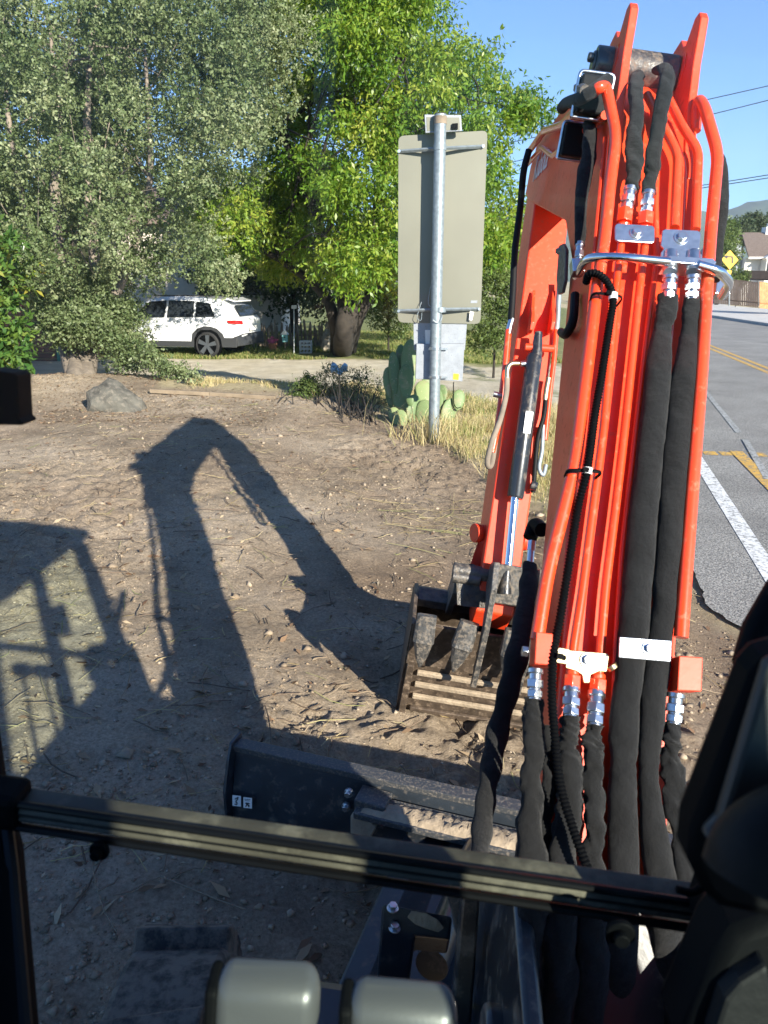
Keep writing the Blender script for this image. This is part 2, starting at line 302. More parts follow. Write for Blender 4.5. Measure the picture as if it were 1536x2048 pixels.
# ------------------------------------------------------------ mesh building
def fin(o, smooth):
    me = o.data
    if smooth:
        me.shade_smooth(); me.set_sharp_from_angle(angle=R_(smooth))
def rootloc(p):
    while p and p.parent: p = p.parent
    return p.location.copy() if p else Vector((0, 0, 0))
class MB:
    def __init__(s): s.v = []; s.f = []
    def add(s, vs, fs):
        n = len(s.v); s.v += [Vector(a) for a in vs]; s.f += [tuple(i + n for i in f) for f in fs]; return s
    def box(s, c, hx, hy, hz):                         # half-extent vectors
        c, hx, hy, hz = Vector(c), Vector(hx), Vector(hy), Vector(hz)
        v = [c + hx * i + hy * j + hz * k for k in (-1, 1) for j in (-1, 1) for i in (-1, 1)]
        return s.add(v, [(0, 2, 3, 1), (4, 5, 7, 6), (0, 1, 5, 4), (2, 6, 7, 3), (0, 4, 6, 2), (1, 3, 7, 5)])
    def abox(s, x0, x1, y0, y1, z0, z1): return s.box(((x0+x1)/2, (y0+y1)/2, (z0+z1)/2), ((x1-x0)/2, 0, 0), (0, (y1-y0)/2, 0), (0, 0, (z1-z0)/2))
    def tube(s, pts, r, n=14, caps=True, flat=None, ref=None):
        pts = [Vector(p) for p in pts]; m = len(pts); rr = r if hasattr(r, '__len__') else [r] * m
        b = len(s.v); up = None
        for i, p in enumerate(pts):
            d = (pts[min(i+1, m-1)] - pts[max(i-1, 0)]).normalized()
            if up is None:
                a = ref if ref is not None else (Vector((0, 0, 1)) if abs(d.z) < .9 else Vector((1, 0, 0)))
                up = (a - d * a.dot(d)).normalized()
            else: up = (up - d * up.dot(d)).normalized()
            sd_ = d.cross(up)
            fl = 1.0 if flat is None else (flat[i] if hasattr(flat, '__len__') else flat)
            for k in range(n):
                t = 2 * math.pi * k / n; s.v.append(p + up * (math.cos(t) * rr[i] * fl) + sd_ * (math.sin(t) * rr[i]))
        for i in range(m - 1):
            for k in range(n):
                k2 = (k + 1) % n; s.f.append((b+i*n+k, b+i*n+k2, b+(i+1)*n+k2, b+(i+1)*n+k))
        if caps: s.f.append(tuple(b+k for k in reversed(range(n)))); s.f.append(tuple(b+(m-1)*n+k for k in range(n)))
        return s
    def cyl(s, a, b, r, n=20, r2=None): return s.tube([a, b], [r, r if r2 is None else r2], n)
    def hexa(s, a, b, r): return s.tube([a, b], r, 6)
    def prism(s, poly, t):                              # poly: list of 3D points, extruded by vector t
        n = len(poly); t = Vector(t); poly = [Vector(p) for p in poly]
        return s.add(poly + [p + t for p in poly], [tuple(reversed(range(n))), tuple(range(n, 2*n))] + [(i, (i+1) % n, n+(i+1) % n, n+i) for i in range(n)])
    def build(s, name, m, parent=None, smooth=35, bevel=0):
        me = bpy.data.meshes.new(name); L = rootloc(parent)
        me.from_pydata([tuple(v - L) for v in s.v], [], s.f); me.update()
        import bmesh
        bm = bmesh.new(); bm.from_mesh(me); bmesh.ops.recalc_face_normals(bm, faces=bm.faces); bm.to_mesh(me); bm.free()
        me.materials.append(MAT[m]); o = bpy.data.objects.new(name, me); C.objects.link(o)
        if parent: o.parent = parent
        if bevel:
            md = o.modifiers.new('bevel', 'BEVEL'); md.width = bevel; md.segments = 2; md.limit_method = 'ANGLE'; md.angle_limit = R_(40)
        fin(o, smooth); return o
def empty(name, loc, label, cat, group=None):
    o = bpy.data.objects.new(name, None); C.objects.link(o); o.location = loc; o.empty_display_size = .1
    return tag(o, label, cat, group)
def tag(o, label, cat, group=None):
    o['label'] = label; o['category'] = cat
    if group: o['group'] = group
    return o
def kind(o, k): o['kind'] = k; return o
def smoothpath(pts, n=6):
    pts = [Vector(p) for p in pts]
    if len(pts) < 3: return pts
    P_ = [pts[0] * 2 - pts[1]] + pts + [pts[-1] * 2 - pts[-2]]; out = []
    for i in range(1, len(P_) - 2):
        a, b, c, d = P_[i-1], P_[i], P_[i+1], P_[i+2]
        for k in range(n):
            t = k / n; out.append(.5 * ((2*b) + (c-a)*t + (2*a-5*b+4*c-d)*t*t + (3*b-a-3*c+d)*t**3))
    out.append(pts[-1]); return out
def bendpath(pts, rad=.03, n=5):                       # straight runs with rounded bends, as bent steel tube has
    pts = [Vector(p) for p in pts]; out = [pts[0]]
    for i in range(1, len(pts) - 1):
        a = (pts[i-1] - pts[i]); b = (pts[i+1] - pts[i]); k = min(rad, a.length*.45, b.length*.45)
        p, q = pts[i] + a.normalized()*k, pts[i] + b.normalized()*k
        for j in range(n + 1):
            t = j / n; out.append(p*(1-t)**2 + pts[i]*2*t*(1-t) + q*t*t)
    out.append(pts[-1]); return out
def fast(name, V, F, m, parent=None, rnd=None, smooth=False):
    V = np.asarray(V, np.float32).reshape(-1, 3); F = np.asarray(F, np.int32); k = F.shape[1]
    L = rootloc(parent); V = V - np.array(L, np.float32)
    me = bpy.data.meshes.new(name); me.vertices.add(len(V)); me.vertices.foreach_set('co', V.ravel())
    me.loops.add(F.size); me.loops.foreach_set('vertex_index', F.ravel()); me.polygons.add(len(F))
    me.polygons.foreach_set('loop_start', np.arange(0, F.size, k, dtype=np.int32)); me.polygons.foreach_set('loop_total', np.full(len(F), k, np.int32))
    me.update(calc_edges=True); me.validate()
    if rnd is not None:
        at = me.attributes.new('rnd', 'FLOAT', 'FACE'); at.data.foreach_set('value', np.asarray(rnd, np.float32))
    me.materials.append(MAT[m]); o = bpy.data.objects.new(name, me); C.objects.link(o)
    if parent: o.parent = parent
    if smooth: me.shade_smooth()
    return o
def unit(a): return a / np.maximum(np.linalg.norm(a, axis=-1, keepdims=True), 1e-9)
def leaves(cen, ax, l, wd, fold=.25, droop=0.):
    """diamond leaves, folded along the midrib"""
    n = len(cen); ax = unit(ax); r = unit(rng.normal(size=(n, 3))); sdv = unit(np.cross(ax, r)); nn = np.cross(sdv, ax)
    l = np.broadcast_to(l, (n,))[:, None]; wd = np.broadcast_to(wd, (n,))[:, None]
    V = np.stack([cen - ax*l*.5, cen + sdv*wd*.5 + nn*wd*fold, cen + ax*l*.5, cen - sdv*wd*.5 + nn*wd*fold], 1)
    return V.reshape(-1, 3), np.arange(n*4).reshape(n, 4)
def sprig_leaves(centers, radii, nspr, per, sprlen, l, wd, droop=0., shell=.55, flat=.8, outward=.6):
    """sprigs of leaves spread through clumps"""
    centers = np.asarray(centers, float); radii = np.asarray(radii, float)
    p = radii**2 / np.sum(radii**2); ci = rng.choice(len(centers), nspr, p=p)
    d = unit(rng.normal(size=(nspr, 3))); rr = (shell + (1-shell)*rng.random(nspr)) * radii[ci]
    rr = np.where(rng.random(nspr) < .2, rr*rng.random(nspr), rr)
    o = centers[ci] + d * rr[:, None] * np.array([1, 1, flat])
    dr = unit(d*outward + rng.normal(size=(nspr, 3))*.6 + np.array([0, 0, -droop]))
    t = np.tile(np.linspace(0, 1, per), nspr); si = np.repeat(np.arange(nspr), per)
    base = o[si] + dr[si] * (t*sprlen)[:, None] + rng.normal(size=(nspr*per, 3)) * sprlen*.06
    ax = unit(dr[si]*.6 + rng.normal(size=(nspr*per, 3))*.75 + np.array([0, 0, -droop]))
    ls = l * (.6 + .8*rng.random(nspr*per)); V, F = leaves(base + ax*ls[:, None]*.5, ax, ls, ls*wd)
    cr = rng.random(len(centers)); rnd = np.clip(cr[ci][si]*.42 + rng.random(nspr)[si]*.38 + rng.random(nspr*per)*.38 - .08, 0, 1)
    return V, F, rnd
def blades(name, xs, ys, hmin, hmax, width, m, lean=.5, per=1, z=None):
    n = len(xs); x = np.repeat(xs, per) + rng.normal(size=n*per)*.03; y = np.repeat(ys, per) + rng.normal(size=n*per)*.03
    zz = Hd(x, y) - .01 if z is None else z
    h = hmin + (hmax-hmin)*rng.random(len(x)); th = rng.random(len(x))*6.28; ln = h*lean*rng.random(len(x))*2
    a2 = rng.random(len(x))*6.28
    b = np.stack([x, y, zz], 1); s_ = np.stack([np.cos(th), np.sin(th), th*0], 1)*width*.5
    ld = np.stack([np.cos(a2), np.sin(a2), a2*0], 1)*ln[:, None]
    mid = b + ld*.35 + np.stack([x*0, x*0, h*.6], 1); tip = b + ld + np.stack([x*0, x*0, h*(1-lean*.3)], 1)
    V = np.stack([b-s_, b+s_, mid+s_*.7, mid-s_*.7, tip], 1).reshape(-1, 3); k = np.arange(len(x))*5
    F = np.concatenate([np.stack([k, k+1, k+2, k+3], 1), np.stack([k+3, k+2, k+4, k+4], 1)])
    F3 = np.concatenate([np.stack([k, k+1, k+2], 1), np.stack([k, k+2, k+3], 1), np.stack([k+3, k+2, k+4], 1)])
    r = rng.random(len(x)); return fast(name, V, F3, m, None, np.concatenate([r, r, r]))
exec_parts = []
# ============================================================ SETTING
def build_ground():
    ys = [-6.0, -3, -1, 0, .6, 1.0, 1.3]; y = 1.5
    while y < 14.5: ys.append(y); y += max(.018, .0042*y)
    while y < 700: ys.append(y); y += .006*y + .002*(y-14)*y*.5
    ys += [900, 1300, 1900]
    xs = []; x = 0.0
    while x < 4.2: xs.append(x); x += .022
    while x < 700: xs.append(x); x *= 1.035
    xn = []; x = -.022
    while x > -6.0: xn.append(x); x -= .024
    while x > -700: xn.append(x); x *= 1.03
    X = np.array([-1900.] + xn[::-1] + xs + [1900.]); Y = np.array(ys)
    gx, gy = np.meshgrid(X, Y); Z = Hd(gx, gy)
    Z = np.where(gy > 100, Z - 0, Z)
    ny, nx = gx.shape; V = np.stack([gx, gy, Z], -1).reshape(-1, 3)
    i = np.arange(ny-1)[:, None]*nx + np.arange(nx-1)[None]; F = np.stack([i, i+1, i+nx+1, i+nx], -1).reshape(-1, 4)
    o = fast('ground', V, F, 'earth', smooth=True); kind(o, 'structure')
    x, y = V[:, 0].astype(float), V[:, 1].astype(float); n = vnoise(x*1.7, y*1.7, 21) + vnoise(x*6, y*6, 22)*.5
    sm = soilmask(x, y); d = edge(np.minimum(y, 60)) - x
    dry = 1 - sm
    dr = ss(-.4, .4, y - (13.9 - .12*x*ss(0, 3, x) + n*.9)) * ss(.5, -.5, y - (20.9 - .10*(x+4) + n*.6)) 
    dr = np.maximum(dr, ss(.3, 1.2, x + n)*ss(11.2, 12.2, y + n)*ss(17.5, 16, y))
    dr = dr * ss(0.2, 1.2, d) * (.82 + n*.5)
    lawn = ss(-.4, .5, y - (20.9 - .10*(x+4) + n*.7)) * ss(0, 2, d)
    lawn = np.maximum(lawn, .65*ss(.1, .5, n)*ss(.5, 1.2, x)*ss(7, 9, y)*(1-sm))
    moist = np.clip(ss(-1.4, .9, x + n*1.2)*.75*ss(11.5, 9, y)*ss(2.8, 4, y) + ss(-.05, .35, vnoise(x*.8, y*.8, 31))*.5, 0, 1)*sm
    moist = np.maximum(moist, ss(1.4, 2.0, x)*ss(7, 6, y)*sm*.9)
    for nm, a in (('dry', dry), ('drive', dr), ('lawn', lawn), ('moist', moist)):
        at = o.data.attributes.new(nm, 'FLOAT', 'POINT'); at.data.foreach_set('value', np.clip(a, 0, 1).astype(np.float32))
build_ground()
RZ = -.222
def flat(name, poly, z, m):
    b = MB(); b.add([Vector((p[0], p[1], z)) for p in poly], [tuple(range(len(poly)))]); return b.build(name, m, None, 0)
def road_line(p0, p1, wd, name, m, dz=.004):
    a, b = Vector((*p0, 0)), Vector((*p1, 0)); t = (b-a).normalized(); s = Vector((t.y, -t.x, 0))*wd/2
    return kind(flat(name, [(a-s)[:2], (a+s)[:2], (b+s)[:2], (b-s)[:2]], RZ+dz, m), 'structure')
def rd(u, v):                                            # pixel on the road plane
    d = ray(u, v); return CAM + d*((RZ-CAMH)/d.z)
rg = rd(1418, 634); rh = rd(1536, 652); far_t = (rh-rg)
f0 = rg - far_t*2.5; f1 = rh + far_t*3
# irregular left edge of asphalt
le = []
yy = -3.0
while yy < 44: le.append((float(edge(yy)) + float(vnoise(np.array([yy*2.1]), np.array([3.3]), 9)[0])*.16 + float(vnoise(np.array([yy*9.]), np.array([1.3]), 19)[0])*.06 + float(vnoise(np.array([yy*31.]), np.array([7.3]), 29)[0])*.03, yy)); yy += .05 + .004*max(yy, 0)
kind(flat('road', le[::1] + [(f0.x, f0.y), (f1.x, f1.y), (f1.x + 1, -3)], RZ, 'asphalt'), 'structure')
wl0, wl1 = rd(1402, 930), rd(1540, 1146); wd_ = (wl0-wl1).normalized()
a = wl1 - wd_*4.5; b = wl0 + wd_*22
road_line((a.x, a.y), (b.x, b.y), .16, 'edge_line', 'white_road_paint')
q0, q1 = rd(1420, 694), rd(1536, 741); yd = (q0-q1).normalized(); sdx = Vector((yd.y, -yd.x, 0))
for k in (-1, 1):
    a = q1 - yd*12 + sdx*.14*k; b = q0 + yd*9 + sdx*.14*k
    road_line((a.x, a.y), (b.x, b.y), .15, 'centre_line', 'yellow_road_paint')
for (u0, v0, u1, v1) in ((1407, 906, 1434, 907), (1440, 907, 1468, 908), (1500, 909, 1532, 910)):
    a, b = rd(u0, v0), rd(u1, v1); road_line((a.x, a.y), (b.x, b.y), .24, 'yellow_dash', 'yellow_road_paint')
a, b = rd(1472, 903), rd(1560, 990); road_line((a.x, a.y), (b.x, b.y), .17, 'turn_line', 'yellow_road_paint', .008)
b, a = rd(1400, 770), rd(1478, 866); road_line((a.x, a.y), (b.x, b.y), .10, 'worn_line', 'old_road_paint', .006)
b, a = rd(1490, 880), rd(1536, 960); road_line((a.x, a.y), (b.x, b.y), .09, 'worn_line', 'old_road_paint', .010)
# far pavement across the bend
n_ = Vector((-far_t.y, far_t.x, 0)).normalized()
if n_.x < 0: n_ = -n_
kb = MB(); kb.prism([f0 + Vector((0, 0, -.05)), f1 + Vector((0, 0, -.05)), f1 + n_*.3 + Vector((0, 0, -.05)), f0 + n_*.3 + Vector((0, 0, -.05))], (0, 0, .19)); kind(kb.build('kerb', 'kerb', None, 0), 'structure')
pv = MB(); g0, g1 = f0 + n_*.3, f1 + n_*.3
pv.prism([g0 + Vector((0, 0, -.05)), g1 + Vector((0, 0, -.05)), g1 + n_*7.5 + Vector((0, 0, -.05)), g0 + n_*7.5 + Vector((0, 0, -.05))], (0, 0, .185)); kind(pv.build('pavement', 'concrete', None, 0), 'structure')
# hills
def hills(name, y, x0, x1, hf, m, seed):
    n = 160; xs = np.linspace(x0, x1, n); hh = np.array([hf(x) for x in xs]) + vnoise(xs*.02, xs*0, seed)*26 + vnoise(xs*.11, xs*0, seed+1)*7 + vnoise(xs*.5, xs*0, seed+2)*3
    rows = []
    for j, (dy, k) in enumerate(((0, -.02), (60, .35), (120, .62), (190, .86), (260, 1.0), (500, .6))):
        rows.append(np.stack([xs, np.full(n, y+dy) + vnoise(xs*.03, xs*0+j, seed)*80, np.maximum(hh, 1)*k + (vnoise(xs*.07, xs*0+j*3, seed)*8 if 0 < j < 4 else 0)], 1))
    V = np.concatenate(rows); i = np.arange(5)[:, None]*n + np.arange(n-1)[None]; F = np.stack([i, i+1, i+n+1, i+n], -1).reshape(-1, 4)
    kind(fast(name, V, F, m, smooth=True), 'structure')
hills('hills', 1250, -900, 1900, lambda x: 112 + 55*math.exp(-((x-900)/260)**2), 'hill_far', 50)
# ============================================================ EXCAVATOR
ex = empty('excavator', (0, -.4, 0), 'orange compact excavator seen from its own cab, boom raised and bucket curled on the soil', 'excavator')
def off(pts, o): return [BP(u, v, o) for u, v in pts]
# ---- boom
prof = [(.93, .72), (1.30, 1.25), (2.16, 2.50), (2.42, 2.66), (2.75, 2.74), (4.08, 2.74), (4.26, 2.66), (4.26, 2.52), (4.05, 2.47), (2.60, 2.27), (2.30, 2.14), (1.53, 1.05), (1.08, .62)]
bw = .115
b = MB(); b.prism([MP(y, h, -bw) for y, h in prof], MN*(2*bw)); boom = b.build('boom', 'orange_paint', ex, 30, .008)
# weld flanges along the lower boom, proud of the side plates
for s in (-1, 1):
    b = MB(); e0, e1 = MP(.97, .72, s*(bw+.004)), MP(2.14, 2.44, s*(bw+.004))
    b.tube([e0, (e0+e1)/2, e1], .006, 6); b.build('weld_seam', 'orange_paint', boom)
b = MB(); b.prism([MP(y, h, -bw-.012) for y, h in ((.915, .72), (1.12, 1.02), (1.34, .90), (1.12, .56), (.93, .50))], MN*(2*bw+.024)); b.build('boom_foot_shade', 'black_paint', boom, 30, .008)  # black plate added over the orange foot, standing in for the cab's shade
# ears at the knee
earp = [(2.06, 2.36), (2.17, 2.53), (2.23, 2.66), (2.25, 2.735), (2.262, 2.775), (2.29, 2.795), (2.32, 2.79), (2.338, 2.76), (2.355, 2.735), (2.385, 2.74), (2.42, 2.765), (2.48, 2.75), (2.51, 2.68), (2.55, 2.55), (2.50, 2.45), (2.2, 2.30)]
for s in (-1, 1):
    b = MB(); b.prism([MP(y, h, s*.093 - .011) for y, h in earp], MN*.022); e = b.build('boom_ear', 'orange_paint', boom, 30, .003)
    b = MB()
    b.prism([MP(y, h, s*.093 - .0135) for y, h in ((2.325, 2.62), (2.345, 2.66), (2.338, 2.70), (2.315, 2.705), (2.30, 2.67))], MN*.027); b.build('ear_slot', 'orange_tube', e, 0)
# pin and bush between the ears, pin head outside
pc = (2.385, 2.665)
b = MB(); b.cyl(MP(*pc, -.078), MP(*pc, .078), .052, 28); b.build('pin_boss', 'worn_steel', boom, 35, .004)
b = MB(); b.cyl(MP(*pc, -.152), MP(*pc, -.104), .050, 24); b.cyl(MP(*pc, -.160), MP(*pc, -.150), .036, 24); b.hexa(MP(pc[0]-.02, pc[1]+.012, -.176), MP(pc[0]-.02, pc[1]+.012, -.158), .014)
b.build('pin_head', 'black_paint', boom, 35, .004)
b = MB(); b.cyl(MP(*pc, .104), MP(*pc, .13), .045, 24); b.build('pin_head', 'black_paint', boom, 35, .004)
# arm cylinder running forward over the boom
b = MB(); b.tube([MP(2.42, 2.675, 0), MP(2.52, 2.70, 0), MP(2.55, 2.705, 0), MP(3.5, 2.84, 0)], [.04, .04, .055, .055], 24)
ac = b.build('arm_cylinder', 'black_paint', ex, 35)
b = MB(); b.cyl(MP(3.48, 2.838, 0), MP(4.24, 2.90, 0), .028, 20); b.build('cylinder_rod', 'chrome', ac)
# writing on the boom side
tc_ = bpy.data.curves.new('boom_lettering', 'FONT'); tc_.body = 'Kubota'; tc_.size = .17; tc_.extrude = .001
to = bpy.data.objects.new('boom_lettering', tc_); C.objects.link(to)
dg = bpy.context.evaluated_depsgraph_get(); tm = bpy.data.meshes.new_from_object(to.evaluated_get(dg)); bpy.data.objects.remove(to)
xa = (MP(3.0, 2.5) - MP(2, 2.5)).normalized(); ya = (MP(2, 3) - MP(2, 2)); ya = (ya - xa*ya.dot(xa)).normalized()
org = MP(3.95, 2.545, -bw - .003) ; L0 = rootloc(ex)
for vtx in tm.vertices:
    c = vtx.co; vtx.co = org - xa*c.x*1.0 + ya*c.y*1.0 + MN*0 - L0 - MN*c.z
tm.materials.append(MAT['white_ink']); lt = bpy.data.objects.new('boom_lettering', tm); C.objects.link(lt); lt.parent = boom
# ---- hard tubes on the boom face
def hard(pts, r, o=.05, rad=.04, mname='orange_tube', name='hydraulic_tube'):
    P3 = [BP(p[0], p[1], p[2] if len(p) > 2 else o) for p in pts]
    b = MB(); b.tube(bendpath(P3, rad), r, 18); return b.build(name, mname, boom, 60)
Lt = MP(2.35, 2.52, -.15)
# big left tube: the lower run, then forward along the boom side
b = MB(); pts = [BP(1074, 1280, .045), BP(1096, 1142, .045), BP(1150, 930, .05), BP(1194, 581, .05), BP(1209, 480, .055), BP(1221, 362, .055), BP(1233, 275, .055), BP(1212, 172, .05), LP(1196, 176, -.17), LP(1125, 250, -.15), LP(1088, 262, -.15), LP(1056, 306, -.15)]
b.tube(bendpath(pts, .05), .0145, 18); b.build('hydraulic_tube', 'orange_tube', boom, 60)
b = MB(); b.tube(bendpath([LP(1210, 230, -.13), LP(1150, 278, -.145), LP(1106, 312, -.145), LP(1084, 296, -.145), LP(1050, 334, -.15)], .03), .011, 14); b.build('hydraulic_tube', 'orange_tube', boom, 60)
hard([(1390, 262, .0), (1396, 196, .02), (1409, 214, .05), (1436, 308, .055), (1421, 470), (1401, 767), (1384, 974), (1364, 1239), (1362, 1275)], .0145, .05)
# middle pair
hard([(1245, 440), (1243, 480), (1235, 545), (1206, 870), (1186, 1015), (1165, 1181), (1146, 1300), (1144, 1355)], .0095, .03)
hard([(1291, 446), (1290, 490), (1281, 560), (1248, 870), (1231, 1015), (1210, 1181), (1200, 1310), (1196, 1362)], .0095, .03)
# curved upper pair that ends in the plated clamp
hard([(1294, 190, .0), (1327, 253), (1356, 308), (1349, 455)], .0115, .035, .03)
hard([(1338, 200, .01), (1367, 258), (1397, 300), (1391, 460)], .0115, .04, .03)
hard([(1304, 215, 0), (1316, 300), (1311, 400), (1313, 520), (1290, 700), (1245, 1100), (1232, 1300), (1226, 1480)], .0075, .012)
hard([(1340, 255, 0), (1368, 330), (1360, 470), (1345, 600), (1318, 900), (1300, 1200), (1296, 1530), (1300, 1700)], .008, .010)
# ---- hoses in fabric sleeves
def sleeve(pts, o=.05, wr=.004, n=26, name='hose_sleeve', flatf=.72, seed=0, capend=True):
    """pts: (u, v, half width px, [offset]) -> a wrinkled fabric tube"""
    P3 = []; rad = []
    for p in pts:
        q = BP(p[0], p[1], p[3] if len(p) > 3 else o); P3.append(q)
        zc = (q - CAM).dot(Vector((0, cp, -sp))); rad.append(p[2]*zc/FPX)
    k = 10; path = smoothpath(P3, k); rr = np.interp(np.linspace(0, len(P3)-1, len(path)), range(len(P3)), rad)
    r = np.random.default_rng(seed+100); b = MB(); m = len(path); up = None; base = len(b.v)
    ph = r.random(6)*6.28
    I_, J_ = np.meshgrid(np.arange(m), np.arange(n), indexing='ij'); T_ = 2*np.pi*J_/n
    wn_ = 4.5*vnoise(np.cos(T_)*1.1 + 20, np.sin(T_)*.5 + I_*.16 + 9, seed+300) + 3.2*vnoise(np.cos(T_)*2.0 + 40, np.sin(T_)*1.0 + I_*.42, seed+301) + 1.5*vnoise(np.cos(T_)*5 + 60, np.sin(T_)*2.5 + I_*.8, seed+302)
    for i, p in enumerate(path):
        d = (path[min(i+1, m-1)] - path[max(i-1, 0)]).normalized(); up = BN if up is None else up
        up = (BN - d*BN.dot(d)).normalized(); sd_ = d.cross(up); s_ = i*.35
        for j in range(n):
            t = 2*math.pi*j/n
            w_ = wn_[i, j]
            q = rr[i] + wr*w_*.5
            b.v.append(p + up*(math.cos(t)*q*flatf) + sd_*(math.sin(t)*q))
    for i in range(m-1):
        for j in range(n):
            j2 = (j+1) % n; b.f.append((base+i*n+j, base+i*n+j2, base+(i+1)*n+j2, base+(i+1)*n+j))
    b.f.append(tuple(base+j for j in reversed(range(n)))); b.f.append(tuple(base+(m-1)*n+j for j in range(n)))
    return b.build(name, 'sleeve_fabric', boom, 60)
sleeve([(1335, 592, 19), (1333, 625, 21), (1325, 652, 17), (1321, 700, 23), (1314, 767, 25), (1300, 900, 27), (1288, 1015, 28), (1276, 1150, 29), (1268, 1250, 29), (1262, 1310, 28), (1252, 1400, 28), (1247, 1480, 29), (1246, 1530, 25), (1244, 1585, 29), (1245, 1650, 31), (1247, 1780, 32), (1240, 1900, 34, .02), (1230, 2100, 36, -.05)], .042, .0018, seed=1)
sleeve([(1386, 592, 18), (1383, 625, 20), (1379, 650, 16), (1376, 700, 21), (1367, 767, 25), (1354, 900, 27), (1344, 1015, 27), (1334, 1150, 25), (1325, 1239, 24), (1317, 1310, 24), (1306, 1400, 25), (1300, 1480, 24), (1297, 1540, 20), (1301, 1600, 23), (1309, 1680, 29), (1326, 1790, 33), (1335, 1900, 34, .01), (1330, 2100, 36, -.05)], .040, .0018, seed=2)
# slits of orange under the sleeves come from the boom itself
sleeve([(1068, 1396, 15), (1066, 1440, 17), (1066, 1500, 21), (1062, 1560, 20), (1062, 1640, 24), (1066, 1780, 28), (1060, 1900, 30, .02), (1040, 2100, 34, -.03)], .05, .006, seed=3)
sleeve([(1141, 1432, 18), (1140, 1462, 19), (1136, 1490, 15), (1138, 1530, 22), (1140, 1600, 23), (1128, 1680, 25), (1128, 1790, 28), (1120, 1920, 32, .03), (1110, 2100, 34, 0)], .045, .0065, seed=4)
sleeve([(1189, 1450, 18), (1187, 1480, 19), (1185, 1500, 15), (1186, 1545, 22), (1188, 1610, 21), (1188, 1690, 21), (1188, 1790, 24), (1185, 1920, 30, .03), (1175, 2100, 34, 0)], .05, .0065, seed=5)
sleeve([(1347, 1446, 16), (1344, 1480, 18), (1342, 1500, 15), (1346, 1545, 21), (1352, 1610, 22), (1366, 1690, 26), (1368, 1800, 28), (1340, 1900, 30, .0), (1290, 2060, 34, -.06)], .04, .006, seed=6)
sleeve([(1094, 1450, 9, .02), (1097, 1500, 13, .02), (1098, 1560, 15, .02), (1086, 1660, 22, .02), (1098, 1790, 26, .02)], .02, .005, seed=7)
# loose sleeve that hangs left of the boom down to the blade
def lsleeve(pts, s, seed):
    global BN
    P3 = [LP(u, v, s_) for u, v, w_, s_ in pts]; k = 9; path = smoothpath(P3, k)
    zc = [(q-CAM).dot(Vector((0, cp, -sp))) for q in P3]; rad = [p[2]*z/FPX for p, z in zip(pts, zc)]
    rr = np.interp(np.linspace(0, len(P3)-1, len(path)), range(len(P3)), rad)
    b = MB(); r = [rr[i]*(1+.10*math.sin(i*.9+seed)+.07*math.sin(i*.37)) for i in range(len(path))]
    b.tube(path, r, 20, flat=.55, ref=BN); return b.build('hose_sleeve', 'sleeve_fabric', boom, 60)
lsleeve([(1060, 1128, 13, -.13), (1056, 1180, 19, -.14), (1040, 1280, 21, -.17), (1020, 1370, 22, -.19), (994, 1470, 21, -.21), (978, 1560, 21, -.23), (966, 1640, 20, -.24), (958, 1720, 20, -.25)], 0, 1)
b = MB(); b.tube(smoothpath([LP(1060, 1076, -.13), LP(1070, 1050, -.12), LP(1084, 1060, -.11)], 5), .02, 14); b.build('hose_elbow', 'black_plastic', boom)
b = MB(); b.hexa(LP(1064, 1082, -.13), LP(1062, 1102, -.13), .012); b.cyl(LP(1062, 1102, -.13), LP(1060, 1130, -.13), .010); b.build('hose_fitting', 'zinc', boom, 30, .001)
# upper sleeves from the cylinder ports
sleeve([(1276, 150, 13, -.01), (1270, 176, 16, .03), (1274, 217, 15, .055), (1269, 271, 15, .055), (1269, 320, 17, .055), (1266, 350, 13, .055), (1262, 380, 14, .05)], .05, .003, seed=8)
sleeve([(1318, 142, 12, .0), (1330, 136, 15, .05), (1334, 160, 16, .075), (1323, 217, 15, .07), (1313, 271, 15, .06), (1305, 330, 17, .055), (1302, 352, 13, .05), (1297, 386, 14, .05)], .05, .003, seed=9)
sleeve([(1176, 248, 10, -.10), (1180, 262, 14, -.06), (1178, 310, 14, -.05), (1170, 345, 15, -.05), (1162, 400, 13, -.05), (1160, 490, 12, -.05)], -.05, .002, seed=10)
sleeve([(1430, 300, 10, -.06), (1444, 330, 11, -.04), (1446, 400, 11, -.03), (1438, 480, 11, -.03), (1428, 560, 11, -.03)], -.03, .002, seed=11)
# ---- fittings
def fitting(p0, p1, o0, o1=None, r=.0135, name='hose_fitting', m='zinc'):
    o1 = o0 if o1 is None else o1; a, b_ = BP(*p0, o0), BP(*p1, o1); d = b_ - a
    b = MB(); b.cyl(a, a + d*.16, r*1.08, 18); b.cyl(a + d*.16, a + d*.36, r*.86, 18); b.hexa(a + d*.36, a + d*.62, r*1.15); b.cyl(a + d*.62, a + d*.70, r*.8, 18); b.hexa(a + d*.70, a + d*.93, r*1.05); b.cyl(a + d*.93, b_, r*.85, 16)
    return b.build(name, m, boom, 30, .0012)
fitting((1261, 376), (1252, 424), .05, .04, .0155); fitting((1297, 384), (1292, 432), .05, .04, .0155)
for p0, p1 in (((1251, 420), (1248, 446)), ((1292, 428), (1290, 452))):
    b = MB(); b.hexa(BP(*p0, .038), BP(*p1, .034), .0205); b.cyl(BP(*p1, .034), BP(p1[0]-1, p1[1]+8, .03), .0145); b.build('tube_nut', 'orange_tube', boom, 30, .0012)
fitting((1340, 552), (1336, 600), .06, .045, .0165); fitting((1386, 552), (1384, 600), .06, .045, .0165)
fitting((1071, 1338), (1069, 1400), .045, .05, .0155); fitting((1143, 1376), (1141, 1436), .03, .045, .0165); fitting((1193, 1384), (1189, 1454), .03, .05, .0165); fitting((1352, 1386), (1347, 1448), .045, .042, .016)
fitting((1160, 486), (1157, 534), -.05, -.05, .011)
